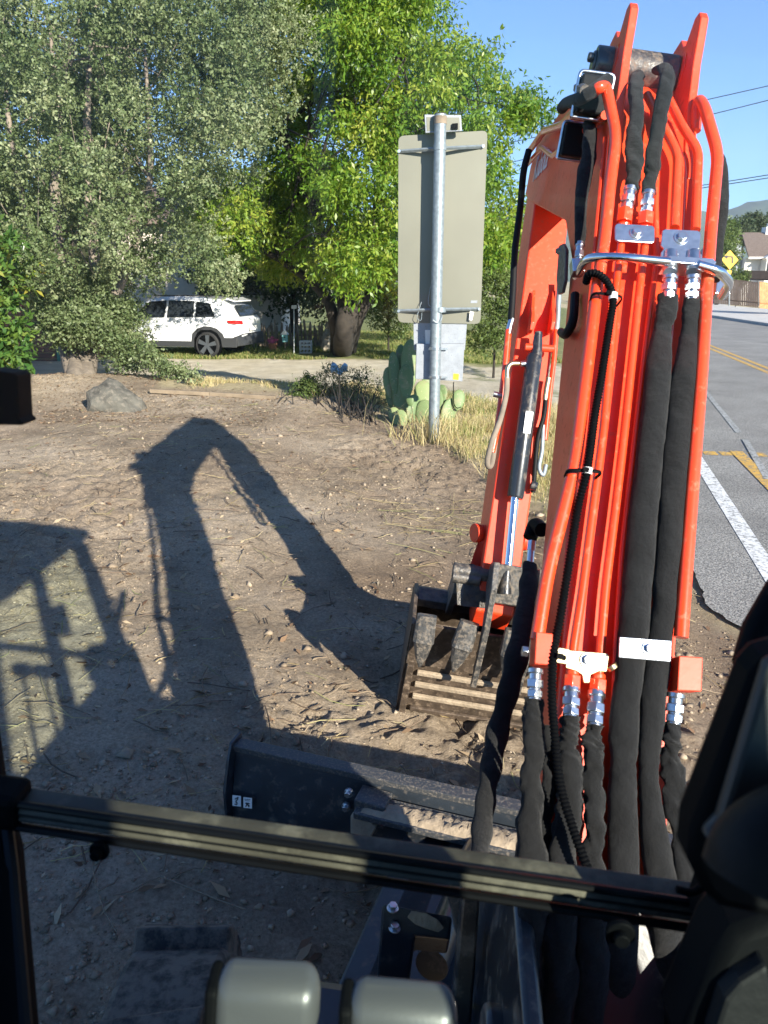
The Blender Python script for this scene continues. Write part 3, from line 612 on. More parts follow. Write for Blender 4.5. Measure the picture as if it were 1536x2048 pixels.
for p0, p1 in (((1145, 1350), (1143, 1378)), ((1196, 1358), (1194, 1386))):
    b = MB(); b.hexa(BP(*p0, .03), BP(*p1, .03), .0185); b.cyl(BP(p0[0], p0[1]-10, .03), BP(*p0, .03), .0145); b.build('tube_nut', 'orange_tube', boom, 30, .0015)
# ---- clamp plates
def plate(poly, o, th, name, m, bev=.0015, parent=None):
    b = MB(); b.prism([BP(u, v, o) for u, v in poly], BN*th); return b.build(name, m, parent or boom, 0, bev)
def bolt(u, v, o, r=.010, m='zinc', parent=None):
    b = MB(); c = BP(u, v, o); b.cyl(c, c + BN*.003, r*1.55, 20); b.hexa(c + BN*.003, c + BN*.011, r); b.build('bolt', m, parent or boom, 30, .001)
def rrect(x0, y0, x1, y1, r=5, sk=0):
    out = []
    for cx, cy, a in ((x1-r, y0+r, -90), (x1-r, y1-r, 0), (x0+r, y1-r, 90), (x0+r, y0+r, 180)):
        for k in range(4):
            t = R_(a + k*30); x = cx + r*math.cos(t); out.append((x, cy + r*math.sin(t) + sk*(x-x0)))
    return out
pa = plate(rrect(1229, 449, 1308, 484, 7, .06), .043, .005, 'tube_clamp', 'zinc'); bolt(1272, 466, .048, .0105, parent=pa)
pb = plate([(1323, 464), (1330, 461), (1394, 464), (1400, 470), (1397, 500), (1390, 504), (1402, 512), (1404, 532), (1394, 528), (1386, 512), (1376, 512), (1370, 540), (1356, 540), (1354, 512), (1340, 508), (1330, 514), (1326, 536), (1318, 530), (1320, 508), (1326, 500), (1320, 494)], .052, .006, 'tube_clamp', 'zinc'); bolt(1362, 476, .058, .0115, parent=pb)
b = MB()
for u in (1341, 1386): b.cyl(BP(u, 506, .055), BP(u-1, 545, .062), .0165, 24)
b.build('port_block', 'zinc', boom, 35, .001)
b = MB(); b.prism([BP(1318, 543, .035), BP(1322, 537, .035), BP(1408, 543, .035), BP(1414, 550, .035), BP(1410, 556, .035), BP(1316, 549, .035)], BN*.05); b.build('flange_plate', 'zinc', boom, 0, .001)
# bright guard rail across the tubes
rail = bendpath([LP(1152, 552, -.145), BP(1160, 538, -.02), BP(1176, 513, .06), BP(1250, 515, .085), BP(1338, 524, .082)], .045)
b = MB(); b.tube(rail, .0105, 18); b.tube(bendpath([BP(1396, 530, .082), BP(1440, 543, .08), BP(1460, 566, .0), BP(1444, 592, -.08)], .03), .0115, 18); b.build('guard_rail', 'chrome', boom, 60)
b = MB(); b.prism([BP(u, v, -.06) for u, v in ((1138, 530), (1162, 532), (1164, 556), (1140, 556))], BN*.03); b.build('rail_bracket', 'zinc', boom, 0, .002)
b = MB(); b.prism([BP(u, v, -.12) for u, v in ((1424, 560), (1452, 562), (1450, 600), (1420, 600))], BN*.03); b.build('rail_bracket', 'zinc', boom, 0, .002)
# lower silver band over the twin sleeves, brass-toned band on the middle pair, orange blocks
pc_ = plate([(1238, 1274), (1342, 1282), (1340, 1324), (1236, 1315)], .074, .004, 'sleeve_clamp', 'zinc'); bolt(1298, 1298, .078, .0095, parent=pc_)
pd_ = plate([(1131, 1300), (1212, 1307), (1217, 1312), (1212, 1344), (1196, 1343), (1180, 1350), (1178, 1366), (1166, 1366), (1163, 1350), (1150, 1342), (1130, 1336)], .042, .005, 'tube_clamp', 'yellow_zinc'); bolt(1175, 1321, .047, .0105, parent=pd_)
b = MB(); b.box(BP(1122, 1312, .055), MR*.014, BD*.015, BN*.006); b.build('clamp_lug', 'yellow_zinc', boom, 0, .001); b = MB(); b.cyl(BP(1222, 1330, .04), BP(1228, 1338, .04), .012); b.build('clamp_lug', 'yellow_zinc', boom, 0, .001)
for poly, bu in (([(1062, 1270), (1094, 1274), (1092, 1336), (1058, 1332)], (1056, 1304)), ([(1338, 1317), (1384, 1320), (1381, 1386), (1334, 1384)], (1382, 1362))):
    q = plate(poly, .02, .052, 'tube_block', 'orange_paint', .002)
    b = MB(); sgn = -1 if bu[0] < 1200 else 1; c = BP(*bu, .045); b.hexa(c, c + MR*.012*sgn, .0115); b.build('bolt', 'zinc', q, 30, .001)
# corrugated conduit with zip ties
cpts = [BP(1172, 566, .03), BP(1178, 548, .06), BP(1198, 549, .075), BP(1218, 570, .08), BP(1226, 601, .08), BP(1220, 643, .075), BP(1204, 746, .07), BP(1190, 829, .07), BP(1174, 941, .075), BP(1156, 1015, .06), BP(1136, 1140, .06), BP(1120, 1238, .06), BP(1107, 1307, .07), BP(1104, 1395, .075), BP(1110, 1474, .08), BP(1120, 1567, .085), BP(1144, 1651, .09), BP(1178, 1745, .10), BP(1216, 1840, .10)]
cp_ = smoothpath(cpts, 14)
# resample evenly
ln = [0]
for i in range(1, len(cp_)): ln.append(ln[-1] + (cp_[i]-cp_[i-1]).length)
nseg = int(ln[-1]/.0036); cc = np.array([tuple(p) for p in cp_]); tt = np.linspace(0, ln[-1], nseg)
even = [Vector((np.interp(t, ln, cc[:, 0]), np.interp(t, ln, cc[:, 1]), np.interp(t, ln, cc[:, 2]))) for t in tt]
b = MB(); b.tube(even, [.0096 if (i//1) % 2 else .0070 for i in range(nseg)], 12); b.build('corrugated_conduit', 'black_plastic', boom, 60)
def tie(u0, u1, v0, v1, o=.07):
    a, c = BP(u0, v0, o), BP(u1, v1, o); b = MB(); b.tube(smoothpath([a - BN*.03, a + BN*.004, (a+c)/2 + BN*.010, c + BN*.004, c - BN*.03], 5), .0042, 8, flat=.4, ref=BN); b.box((a+c)/2 + BN*.014, MR*.006, BD*.005, BN*.004); return b.build('cable_tie', 'black_plastic', boom)
tie(1136, 1200, 943, 946); tie(1186, 1242, 590, 597, .072); tie(1102, 1130, 1312, 1316, .07)
b = MB(); b.cyl(BP(1226, 588, .08), BP(1226, 600, .08), .0104, 14); b.build('marker_band', 'white_label', boom); b = MB(); b.cyl(BP(1176, 936, .076), BP(1174, 948, .074), .0104, 14); b.build('marker_band', 'white_label', boom)
# square hose clamps on the far side of the boom
for cs, w_, h_ in (((1186, 192), .05, .055), ((1147, 283), .042, .05)):
    c = LP(*cs, -.165); f = BD*.9; b = MB(); yv = (MP(3, 2.5)-MP(2, 2.5)).normalized(); uv = (MP(2, 3)-MP(2, 2)).normalized()
    loop = [c + MR*w_*sx*.9 + uv*h_*sz for sx, sz in ((-1, -1), (1, -1), (1, 1), (-1, 1), (-1, -1))]
    b.tube(bendpath(loop, .012), .005, 8); q = b.build('hose_clamp', 'zinc', boom, 60)
    b = MB(); b.box(c + yv*.03, MR*w_*.8, yv*.05, uv*h_*.85); b.build('clamp_pad', 'rubber', q, 0, .006)
b = MB(); b.tube(smoothpath([LP(1215, 160, -.14), LP(1165, 195, -.2), LP(1134, 206, -.20), LP(1124, 216, -.2)], 6), .017, 16); b.build('hose_sleeve', 'sleeve_fabric', boom)
b = MB(); b.hexa(LP(1156, 176, -.2), LP(1170, 180, -.2), .014); b.cyl(LP(1168, 180, -.2), LP(1182, 184, -.18), .008); b.build('bolt', 'worn_steel', boom, 30)
b = MB(); b.prism([LP(u, v, -.13) for u, v in ((1124, 492), (1132, 488), (1138, 500), (1136, 560), (1130, 586), (1122, 590), (1119, 560))], -MN*.01); b.hexa(LP(1117, 502, -.14), LP(1128, 504, -.13), .012); b.build('stop_bracket', 'worn_steel', boom, 30, .002)
b = MB(); b.tube(smoothpath([LP(1150, 590, -.13), LP(1146, 640, -.135), LP(1132, 668, -.14), LP(1122, 664, -.13)], 6), .012, 10); b.build('rubber_hose', 'rubber', boom)
# ---- arm (dipper)
aw = .088
armt = (4.18, 2.62); armb = (3.16, .66)
ap = [(4.05, 2.78), (4.30, 2.86), (4.46, 2.78), (4.40, 2.45), (4.10, 1.85), (3.48, .62), (3.36, .50), (3.24, .50), (3.14, .62), (3.20, .85), (3.62, 1.85), (3.96, 2.45)]
b = MB(); b.prism([MP(y, h, -aw) for y, h in ap], MN*2*aw); arm = b.build('arm', 'orange_paint', ex, 30, .008)
def AP(u, v, o=0.):                                      # on the near face of the arm
    p0, p1 = MP(3.20, .85), MP(3.62, 1.85); n = MR.cross((p1-p0).normalized()).normalized()
    if n.dot(CAM-p0) < 0: n = -n
    p0 = p0 + n*o; d = ray(u, v); return CAM + d*((p0-CAM).dot(n)/d.dot(n))
ANV = MR.cross((MP(3.62, 1.85)-MP(3.20, .85)).normalized()).normalized()
if ANV.dot(CAM-MP(3.2, .85)) < 0: ANV = -ANV
AD = (MP(3.62, 1.85)-MP(3.20, .85)).normalized()
# ear plates of the thumb cylinder
for u0 in (1056, 1096):
    c = AP(u0+4, 640, 0); b = MB()
    pr = [(.15, -.002), (.09, .02), (.04, .045), (0, .085), (-.05, .11), (-.085, .10), (-.09, .07), (-.07, -.002)]
    b.prism([c + AD*a_ + ANV*n_v - MR*.008 for a_, n_v in pr], MR*.016); b.build('cylinder_ear', 'orange_paint', arm, 30, .003)
b = MB(); b.cyl(AP(1050, 694, .07), AP(1108, 698, .07), .017, 18); b.build('pivot_pin', 'orange_paint', arm, 30, .002)
b = MB(); b.tube([AP(1077, 664, .085), AP(1074, 700, .075), AP(1070, 722, .075)], [.018, .026, .03], 16); b.tube([AP(1070, 712, .075), AP(1068, 718, .075), AP(1031, 992, .075), AP(1030, 996, .075)], [.034, .038, .038, .034], 28)
th = b.build('thumb_cylinder', 'black_paint', arm, 35)
b = MB(); b.cyl(AP(1030, 994, .075), AP(1013, 1168, .075), .0195, 24); b.build('cylinder_rod', 'chrome', th)
b = MB(); b.tube([AP(1014, 1140, .075), AP(1011, 1165, .075), AP(1010, 1188, .075)], [.022, .026, .03], 16); b.build('rod_eye', 'black_paint', th)
lab = [AP(1052, 822, .1165), AP(1067, 824, .1165), AP(1060, 868, .1165), AP(1046, 866, .1165)]
b = MB(); b.prism(lab, ANV*.0015); q = b.build('serial_label', 'white_label', th, 0)
b = MB()
for k in range(7):
    x = .15 + .62*k/6; wv = .03 if k % 3 else .055
    p_ = lambda s, t: lab[0].lerp(lab[1], s).lerp(lab[3].lerp(lab[2], s), t) + ANV*.0021
    b.add([p_(x, .10), p_(x+wv, .10), p_(x+wv, .26), p_(x, .26)], [(0, 1, 2, 3)])
b.build('barcode', 'label_ink', q, 0); b = MB()
for k in range(4):
    t = .5 + k*.1; b.add([p_(.15, t), p_(.15 + .6*(.5+.5*((k*37) % 5)/5), t), p_(.15 + .6*(.5+.5*((k*37) % 5)/5), t+.03), p_(.15, t+.03)], [(0, 1, 2, 3)])
b.build('label_print', 'label_ink', q, 0)
# arm pipes, elbows and hoses
def atube(pts, r, m, name, o=.02, n=12, sm=True):
    P3 = [AP(p[0], p[1], p[2] if len(p) > 2 else o) for p in pts]; b = MB(); b.tube(smoothpath(P3, 6) if sm else P3, r, n); return b.build(name, m, arm, 60)
atube([(1058, 300, .10), (1047, 345, .08), (1040, 420), (1030, 500), (1026, 580), (1022, 640)], .016, 'rubber', 'rubber_hose')
atube([(1024, 638), (1019, 655), (1017, 668)], .0155, 'zinc', 'hose_fitting', sm=False)
atube([(1017, 660), (1010, 740), (996, 850), (984, 905)], .0155, 'orange_tube', 'hydraulic_tube', sm=False)
atube([(1056, 727, .075), (1042, 728, .075)], .014, 'zinc', 'hose_fitting', sm=False)
atube([(1038, 727, .08), (1022, 728, .085), (1015, 738, .085), (1014, 760, .08)], .012, 'yellow_zinc', 'hose_elbow')
atube([(1014, 755, .08), (1012, 790, .08), (1000, 840, .075), (985, 880, .07), (976, 915, .06), (976, 932, .04), (984, 925, .02), (994, 860, .01), (1006, 815, 0)], .013, 'bark', 'braided_hose')
q = atube([(987, 788, .03), (1004, 792, .03)], .014, 'zinc', 'pipe_clamp', sm=False); atube([(1120, 560), (1117, 600), (1115, 640), (1113, 660)], .013, 'galvanised', 'hose_fitting')
atube([(1113, 655), (1108, 720), (1098, 800), (1090, 880)], .012, 'orange_tube', 'hydraulic_tube', sm=False)
atube([(1097, 756, .05), (1093, 778, .05), (1090, 800, .045)], .013, 'yellow_zinc', 'hose_fitting'); atube([(1092, 790, .045), (1088, 830, .05), (1075, 880, .05), (1068, 960, .04), (1066, 985, .03)], .011, 'rubber', 'rubber_hose')
atube([(1086, 850, .04), (1084, 900, .045), (1078, 935, .045), (1086, 950, .04), (1092, 930, .03)], .010, 'galvanised', 'braided_hose')
b = MB(); b.cyl(AP(1061, 970, .04), AP(1073, 974, .04), .022, 16); b.build('hose_union', 'black_paint', arm, 35, .002)
# bucket linkage
b = MB(); c0 = AP(992, 1068, -.16); b.cyl(AP(948, 1066, -.10), AP(1000, 1068, -.16), .036, 20); b.cyl(AP(948, 1066, -.10), AP(957, 1066, -.11), .046, 20); b.cyl(AP(962, 1068, -.12), AP(970, 1068, -.13), .046, 20); b.build('pivot_pin', 'orange_paint', arm, 35, .002)
b = MB(); b.cyl(AP(1046, 1080, -.04), AP(1056, 1082, -.04), .046, 20); b.build('pivot_pin', 'orange_paint', arm, 35, .002)
b = MB(); b.prism([AP(u, v, -.10) for u, v in ((958, 1078), (970, 1080), (952, 1138), (938, 1136))], MR*.02); b.build('bucket_link', 'orange_paint', arm, 0, .003)
b = MB(); b.prism([AP(u, v, -.02) for u, v in ((919, 1128), (934, 1126), (950, 1150), (962, 1172), (956, 1215), (914, 1210), (912, 1160))], MR*.035); b.cyl(AP(905, 1152, -.02), AP(960, 1160, -.02), .03, 18)
b.prism([AP(u, v, -.05) for u, v in ((946, 1134), (960, 1140), (964, 1160), (948, 1162))], MR*.03); b.build('coupler', 'worn_steel', arm, 30, .004)
b = MB(); b.prism([AP(u, v, -.02) for u, v in ((1032, 1142), (1056, 1144), (1056, 1210), (1030, 1206))], MR*.03); b.build('coupler', 'worn_steel', arm, 30, .004)
# ---- bucket
bk0 = MP(3.16, .56); UH = (MP(2, 2)-MP(2, 1)).normalized()
hwB = .350
BX = MB()
pl = [(3.10, .60), (3.15, .40), (3.24, .40-.02), (3.42, -.09), (3.60, -.10), (3.85, .05), (3.95, .35), (3.80, .62), (3.55, .74), (3.35, .76), (3.33, .72), (3.52, .70), (3.74, .58), (3.88, .34), (3.79, .09), (3.58, -.05), (3.44, -.04), (3.28, .40), (3.17, .60)]
bucket_root = ex
def QP(u, v, o=0.):                                      # on the bucket's near wall
    p0, p1 = MP(3.10, .60), MP(3.34, -.08); n = MR.cross((p1-p0).normalized()).normalized()
    if n.dot(CAM-p0) < 0: n = -n
    p0 = p0 + n*o; d = ray(u, v); return CAM + d*((p0-CAM).dot(n)/d.dot(n))
QN = MR.cross((MP(3.34, -.08)-MP(3.10, .60)).normalized()).normalized()
if QN.dot(CAM-MP(3.1, .6)) < 0: QN = -QN
QD = (MP(3.10, .60)-MP(3.34, -.08)).normalized()
sc_ = -.375
shell = [(3.11, .51), (3.34, -.10), (3.52, -.16), (3.80, -.06), (3.93, .16), (3.84, .38), (3.62, .50), (3.50, .53), (3.49, .49), (3.60, .465), (3.80, .355), (3.885, .17), (3.775, -.02), (3.52, -.12), (3.36, -.07), (3.14, .52)]
b = MB(); b.prism([MP(y, h, -hwB) for y, h in shell], MN*2*hwB); bucket = b.build('bucket', 'bucket_steel', ex, 30, .003)
side = [(3.11, .52), (3.34, -.10), (3.52, -.16), (3.80, -.06), (3.93, .16), (3.84, .38), (3.62, .51), (3.46, .53), (3.30, .51)]
for s in (-1, 1):
    b = MB(); b.prism([MP(y, h, s*hwB - (.02 if s < 0 else 0)) for y, h in side], MN*.02); b.build('side_plate', 'bucket_steel', bucket, 0, .003)
# lip plate and ribs on the outside of the floor
def wall(a0, a1, s0, s1, o, th):                         # a: metres down the wall from the lip
    top = MP(3.11, .52); q = [top - QD*a0 + MN*s0 + QN*o, top - QD*a0 + MN*s1 + QN*o, top - QD*a1 + MN*s1 + QN*o, top - QD*a1 + MN*s0 + QN*o]
    bb = MB(); bb.prism(q, QN*th); return bb
wall(-.02, .255, -hwB-.012, hwB+.012, .001, .016).build('lip_plate', 'bucket_steel', bucket, 0, .003)
for i, a0 in enumerate((.30, .385, .475, .57)):
    bb = wall(a0, a0+.026, -hwB+.05, hwB-.04, .001, .02); bb.build('wear_rib', 'bucket_mud' if i in (0, 1, 2) else 'bucket_steel', bucket, 0, .004)
bb = wall(.26, .66, -hwB-.004, -hwB+.03, .001, .024); bb.build('edge_rail', 'bucket_steel', bucket, 0, .003)
bb = wall(.655, .70, -hwB+.01, hwB-.02, .001, .022); bb.build('wear_rib', 'bucket_steel', bucket, 0, .004)
def tooth(s, turn, seed):
    top = MP(3.11, .52) + MN*s; up = (QD*.6 + UH*.6).normalized(); out = QN
    f = (QN*.75 - QD*.25).normalized(); D_ = (-QD*.92 + QN*.38 + MN*turn).normalized(); Wd = (MR - D_*MR.dot(D_)).normalized(); T_ = D_.cross(Wd)
    if T_.dot(QN) < 0: T_ = -T_
    c0 = top + QD*.12 + QN*.045 ; b = MB()
    st = [(0, .044, .020), (.08, .046, .032), (.125, .048, .038), (.13, .042, .032), (.20, .028, .018), (.255, .006, .005)]
    n = 8
    for k, (t, w_, h_) in enumerate(st):
        c = c0 + D_*t + QN*.01
        for sx, sz in ((-1, -.7), (-1, .6), (-.7, 1), (.7, 1), (1, .6), (1, -.7), (.7, -1), (-.7, -1)): b.v.append(c + Wd*w_*sx + T_*h_*sz)
    for k in range(len(st)-1):
        for j in range(n): b.f.append((k*n+j, k*n+(j+1) % n, (k+1)*n+(j+1) % n, (k+1)*n+j))
    b.f.append(tuple(reversed(range(n)))); b.f.append(tuple(range((len(st)-1)*n, len(st)*n)))
    t_ = b.build('bucket_tooth', 'worn_steel', bucket, 25, .003)
for i, s in enumerate((-.310, -.115, .09, .29)): tooth(s, (0.02, -.14, .0, .0)[i], i)
# thumb: two curved tines
for s, dh in ((-.045, 0), (.16, 0)):
    pr = [(3.16, .86), (3.06, .90), (2.98, .80), (2.955, .62), (2.985, .42), (3.01, .30), (3.04, .30), (3.03, .45), (3.03, .60), (3.08, .70), (3.20, .74)]
    b = MB(); b.prism([MP(y, h, s-.012) for y, h in pr], MN*.026); b.build('thumb_tine', 'worn_steel', arm, 25, .003)
b = MB(); b.prism([MP(y, h, -.03) for y, h in ((3.22, .84), (3.10, .88), (3.08, .70), (3.20, .64))], MN*.20); b.cyl(MP(3.2, .78, -.22), MP(3.2, .78, .25), .035, 18); b.build('thumb_cross_tube', 'worn_steel', arm, 30, .004)
b = MB(); b.prism([MP(y, h, -.350) for y, h in ((3.42, .51), (3.50, .545), (3.52, .49), (3.44, .46))], MN*.70); b.build('bucket_rim', 'worn_steel', bucket, 0, .004)
for s in (-.2, .12):
    b = MB(); b.prism([MP(y, h, s) for y, h in ((3.60, .46), (3.50, .58), (3.34, .76), (3.22, .78), (3.20, .66), (3.4, .46))], MN*.03); b.build('hinge_plate', 'worn_steel', bucket, 25, .004)
# ---- dozer blade
bA, bB = P(470, 1494, 2.92), P(1600, 1752, 2.30); BLd = (bB-bA).normalized()
BLf = Vector((-BLd.y, BLd.x, 0)).normalized(); BLu = BLf.cross(BLd)*-1
if BLu.z < 0: BLu = -BLu
BLf = BLd.cross(BLu).normalized()
if BLf.y < 0: BLf = -BLf
BL = (bB-bA).length
def LB(s, f, u): return bA + BLd*s + BLf*f + BLu*u
b = MB()
cur = [(0, 0), (.035, .012), (.035, -.05), (-.01, -.16), (-.03, -.28), (-.01, -.40), (-.025, -.40), (-.05, -.28), (-.04, -.16), (-.005, -.045), (-.005, -.01)]
b.prism([LB(0, f, u) for f, u in cur], BLd*BL); blade = b.build('dozer_blade', 'blade_paint', ex, 40, .004)
b = MB(); b.prism([LB(0, f, u) for f, u in ((-.012, .014), (.045, .016), (.045, -.012), (-.012, -.012))], BLd*BL); b.build('blade_top_rail', 'blade_edge', blade, 0, .003)
b = MB(); b.prism([LB(-.012, f, u) for f, u in ((-.02, .03), (.055, .035), (.065, -.05), (.03, -.20), (.01, -.42), (-.085, -.42), (-.09, -.15), (-.05, -.03))], BLd*.012); b.build('blade_end_plate', 'blade_paint', blade, 0, .002)
b = MB(); b.prism([LB(BL, f, u) for f, u in ((-.02, .03), (.055, .035), (.065, -.05), (.03, -.20), (.01, -.42), (-.085, -.42), (-.09, -.15), (-.05, -.03))], BLd*.012); b.build('blade_end_plate', 'blade_edge', blade, 0, .002)
def bladept(u, v, f):
    n = BLf; p0 = bA + BLf*f; d = ray(u, v); return CAM + d*((p0-CAM).dot(n)/d.dot(n))
# stickers, one with a bend symbol, one with a small figure
for (u0, u1, v0, v1, kd) in ((465, 482, 1590, 1611, 's'), (487, 504, 1594, 1615, 'f')):
    q4 = [bladept(u0, v0, -.075), bladept(u1, v0+2, -.075), bladept(u1, v1+2, -.075), bladept(u0, v1, -.075)]
    b = MB(); b.prism(q4, -BLf*.001); st_ = b.build('warning_sticker', 'white_label', blade, 0)
    g = lambda s, t: q4[0].lerp(q4[1], s).lerp(q4[3].lerp(q4[2], s), t) - BLf*.0025
    b = MB()
    if kd == 's':
        b.tube([g(.35, .32), g(.5, .2), g(.65, .3), g(.5, .45), g(.4, .55), g(.6, .68), g(.55, .82), g(.3, .8)], .0022, 6); b.tube([g(.6, .12), g(.72, .2)], .003, 6)
    else:
        b.add([g(.15, .12), g(.85, .12), g(.85, .17), g(.15, .17)], [(0, 1, 2, 3)]); b.add([g(.2, .25), g(.75, .25), g(.75, .29), g(.2, .29)], [(0, 1, 2, 3)])
        b.tube([g(.3, .85), g(.45, .6), g(.6, .48), g(.75, .55)], .002, 6); b.tube([g(.4, .45), g(.55, .65), g(.7, .85)], .002, 6); b.tube([g(.25, .5), g(.75, .75)], .0016, 6)
    b.build('sticker_print', 'label_ink', st_, 0)
for u, v in ((697, 1586), (692, 1614)):
    c = bladept(u, v, -.055); b = MB(); b.cyl(c+BLf*.01, c - BLf*.004, .017, 18); b.hexa(c - BLf*.004, c - BLf*.016, .012); b.build('bolt', 'zinc', blade, 30, .001)
# push arm bracket and frame
b = MB(); b.prism([bladept(u, v, -.10) for u, v in ((708, 1598), (770, 1616), (766, 1660), (706, 1640))], BLf*.09); b.build('push_arm', 'blade_edge', blade, 0, .006)
b = MB(); b.box(LB(1.02, -.42, -.16), BLd*.28, BLf*.36, BLu*.05); b.box(LB(.86, -.55, -.17), BLd*.055, BLf*.5, BLu*.06); b.box(LB(1.24, -.55, -.17), BLd*.055, BLf*.5, BLu*.06); b.build('blade_frame', 'blade_paint', blade, 0, .01)
b = MB(); b.cyl(LB(1.0, -.08, -.10), LB(1.0, -.7, .02), .045, 20); b.build('blade_cylinder', 'black_paint', blade)
# muddy seat of the push arm
b = MB(); b.prism([bladept(u, v, -.12) for u, v in ((700, 1632), (738, 1640), (752, 1656), (742, 1676), (700, 1668))], BLf*.03); b.build('mud_cake', 'bucket_mud', blade, 25, .006)
# soil lying along the inside of the top rail
def heap(name, s0, s1, f0, f1, u, n, parent, m='bucket_mud'):
    r = np.random.default_rng(5); ns, nf = n, 8; V = []
    for i in range(ns):
        for j in range(nf):
            s = s0 + (s1-s0)*i/(ns-1); f = f0 + (f1-f0)*j/(nf-1); ed = math.sin(math.pi*i/(ns-1))**.3 * math.sin(math.pi*j/(nf-1))**.5
            V.append(tuple(LB(s, f, u + ed*(.018 + .02*r.random()) - .01)))
    F = [(i*nf+j, i*nf+j+1, (i+1)*nf+j+1, (i+1)*nf+j) for i in range(ns-1) for j in range(nf-1)]
    return fast(name, V, F, m, parent)
b = MB(); b.prism([LB(.55, f, u) for f, u in ((-.03, -.045), (-.13, -.06), (-.13, -.085), (-.03, -.07))], BLd*1.0); b.build('blade_ledge', 'blade_edge', blade, 0, .004)
heap('mud_cake', .57, 1.5, -.125, -.035, -.052, 70, blade)
# ---- swing post, boom foot and cylinder below the window bar
def low(u, v, z): return P(u, v, z)
b = MB(); b.prism([MP(y, h, -.17) for y, h in ((.85, .95), (1.15, .98), (1.42, .70), (1.42, .42), (.7, .35), (.7, .8))], MN*.035)
b.prism([MP(y, h, .13) for y, h in ((.85, .95), (1.15, .98), (1.42, .70), (1.42, .42), (.7, .35), (.7, .8))], MN*.035); b.cyl(MP(.98, .78, -.2), MP(.98, .78, .2), .045, 20); sw = b.build('swing_bracket', 'black_paint', ex, 30, .01)
b = MB(); b.cyl(MP(1.22, .42, 0), MP(1.74, 1.42, 0), .042, 24); bc = b.build('boom_cylinder', 'black_paint', ex)
b = MB(); b.box(CP(.35, .95, -1.62), KR*.42, KF*.28, KU*.16); b.build('front_frame', 'blade_paint', ex, 0, .03)
# frame rails, bolts and mud seen through the lower window
q = []
b = MB(); b.prism([P(u, v, 1.75) for u, v in ((764, 1806), (905, 1832), (900, 1880), (830, 1872), (815, 1990), (752, 1980))], Vector((0, .05, -.10))); fr = b.build('track_frame', 'blade_paint', ex, 0, .006)
for u, v in ((785, 1818), (789, 1858)):
    c = P(u, v, 1.74); b = MB(); b.cyl(c, c + KU*.004, .014, 18); b.hexa(c + KU*.004, c + KU*.014, .0105); b.build('bolt', 'zinc', fr, 30, .001)
b = MB(); b.prism([P(u, v, 1.735) for u, v in ((822, 1824), (850, 1828), (876, 1842), (888, 1858), (876, 1866), (850, 1858), (830, 1850), (814, 1836))], KU*.006); b.build('mud_cake', 'bucket_mud', fr, 25, .003)
b = MB(); b.prism([P(u, v, 1.6) for u, v in ((893, 1790), (925, 1784), (924, 1860), (912, 1870), (905, 1830))], Vector((.0, .05, -.03))); b.build('frame_web', 'blade_edge', fr, 0, .004)
b = MB(); b.prism([P(u, v, 1.55) for u, v in ((925, 1790), (945, 1700), (975, 1690), (960, 1800), (950, 1950), (940, 2080), (900, 2080), (915, 1900))], Vector((.0, .04, -.03))); b.build('hose_guard', 'black_paint', ex, 25, .006)
# ---- left rubber track
tr0 = P(330, 1952, 1.94); b = MB()
tx = -.70; tw = .25
loop = []
yc0, yc1, zr, zc_ = -1.2, 1.36, .27, .20
for k in range(13): t = R_(-90 + 180*k/12); loop.append((yc1 + math.cos(t)*zr, zc_ + math.sin(t)*zr))
for k in range(13): t = R_(90 + 180*k/12); loop.append((yc0 + math.cos(t)*zr, zc_ + math.sin(t)*zr))
def TP(y, z, s): return Vector((tx + s, y, z + .04 - .1*0)) 
cx_ = -.535
b.prism([Vector((cx_ - tw/2, y, z)) for y, z in loop], (tw, 0, 0)); trk = b.build('rubber_track', 'dusty_rubber', ex, 30, .02)
b = MB()
nl = 15
for k in range(nl):
    t = R_(-60 + 190*k/(nl-1)) if k < 9 else None
    if t is not None: c = Vector((cx_, yc1 + math.cos(t)*(zr+.012), zc_ + math.sin(t)*(zr+.012))); n_v = Vector((0, math.cos(t), math.sin(t)))
    else: c = Vector((cx_, yc1 - (k-8)*.13, zc_ + zr + .012)); n_v = Vector((0, 0, 1))
    tv = n_v.cross(Vector((1, 0, 0)))
    b = MB(); b.box(c, Vector((tw*.49, 0, 0)) + tv*.02, tv*.030, n_v*.036); b.build('track_lug', 'dusty_rubber', trk, 0, .008)
# right track (its front seen as a pale worn edge by the right pillar)
b = MB(); b.prism([Vector((1.05, y, z-.15)) for y, z in loop], (tw, 0, 0)); b.build('rubber_track', 'rubber', ex, 30, .02)
# ============================================================ CAB
def kbox(name, r0, r1, f0, f1, u0, u1, m, bev=.004, parent=None):
    b = MB(); b.box(CP((r0+r1)/2, (f0+f1)/2, (u0+u1)/2), KR*(r1-r0)/2, KF*(f1-f0)/2, KU*(u1-u0)/2); return b.build(name, m, parent or ex, 0, bev)
cabr = .52; cabl = -.46
roof = kbox('cab_roof', cabl-.04, cabr+.04, -.95, .66, .32, .39, 'black_plastic', .02)
kbox('tank_cover', cabr+.06, cabr+.5, -1.2, .34, -1.3, -.56, 'orange_paint', .03)
kbox('cab_rear_panel', cabl, cabr, -1.0, -.93, -1.1, -.42, 'black_plastic', .01)
kbox('engine_cover', cabl-.25, cabr+.35, -1.6, -1.02, -1.3, -.42, 'orange_paint', .05)
for r in (cabl, cabr): kbox('rear_pillar', r-.04, r+.04, -1.0, -.66, -.45, .37, 'black_plastic', .01)
kbox('door_panel', cabl-.02, cabl+.02, -.93, .66, -1.1, -.62, 'black_plastic', .006)
kbox('side_panel', cabr-.02, cabr+.02, -.93, .62, -1.1, -.48, 'black_plastic', .006)
kbox('side_pillar', cabr-.03, cabr+.03, .44, .56, -.50, .33, 'black_plastic', .006)
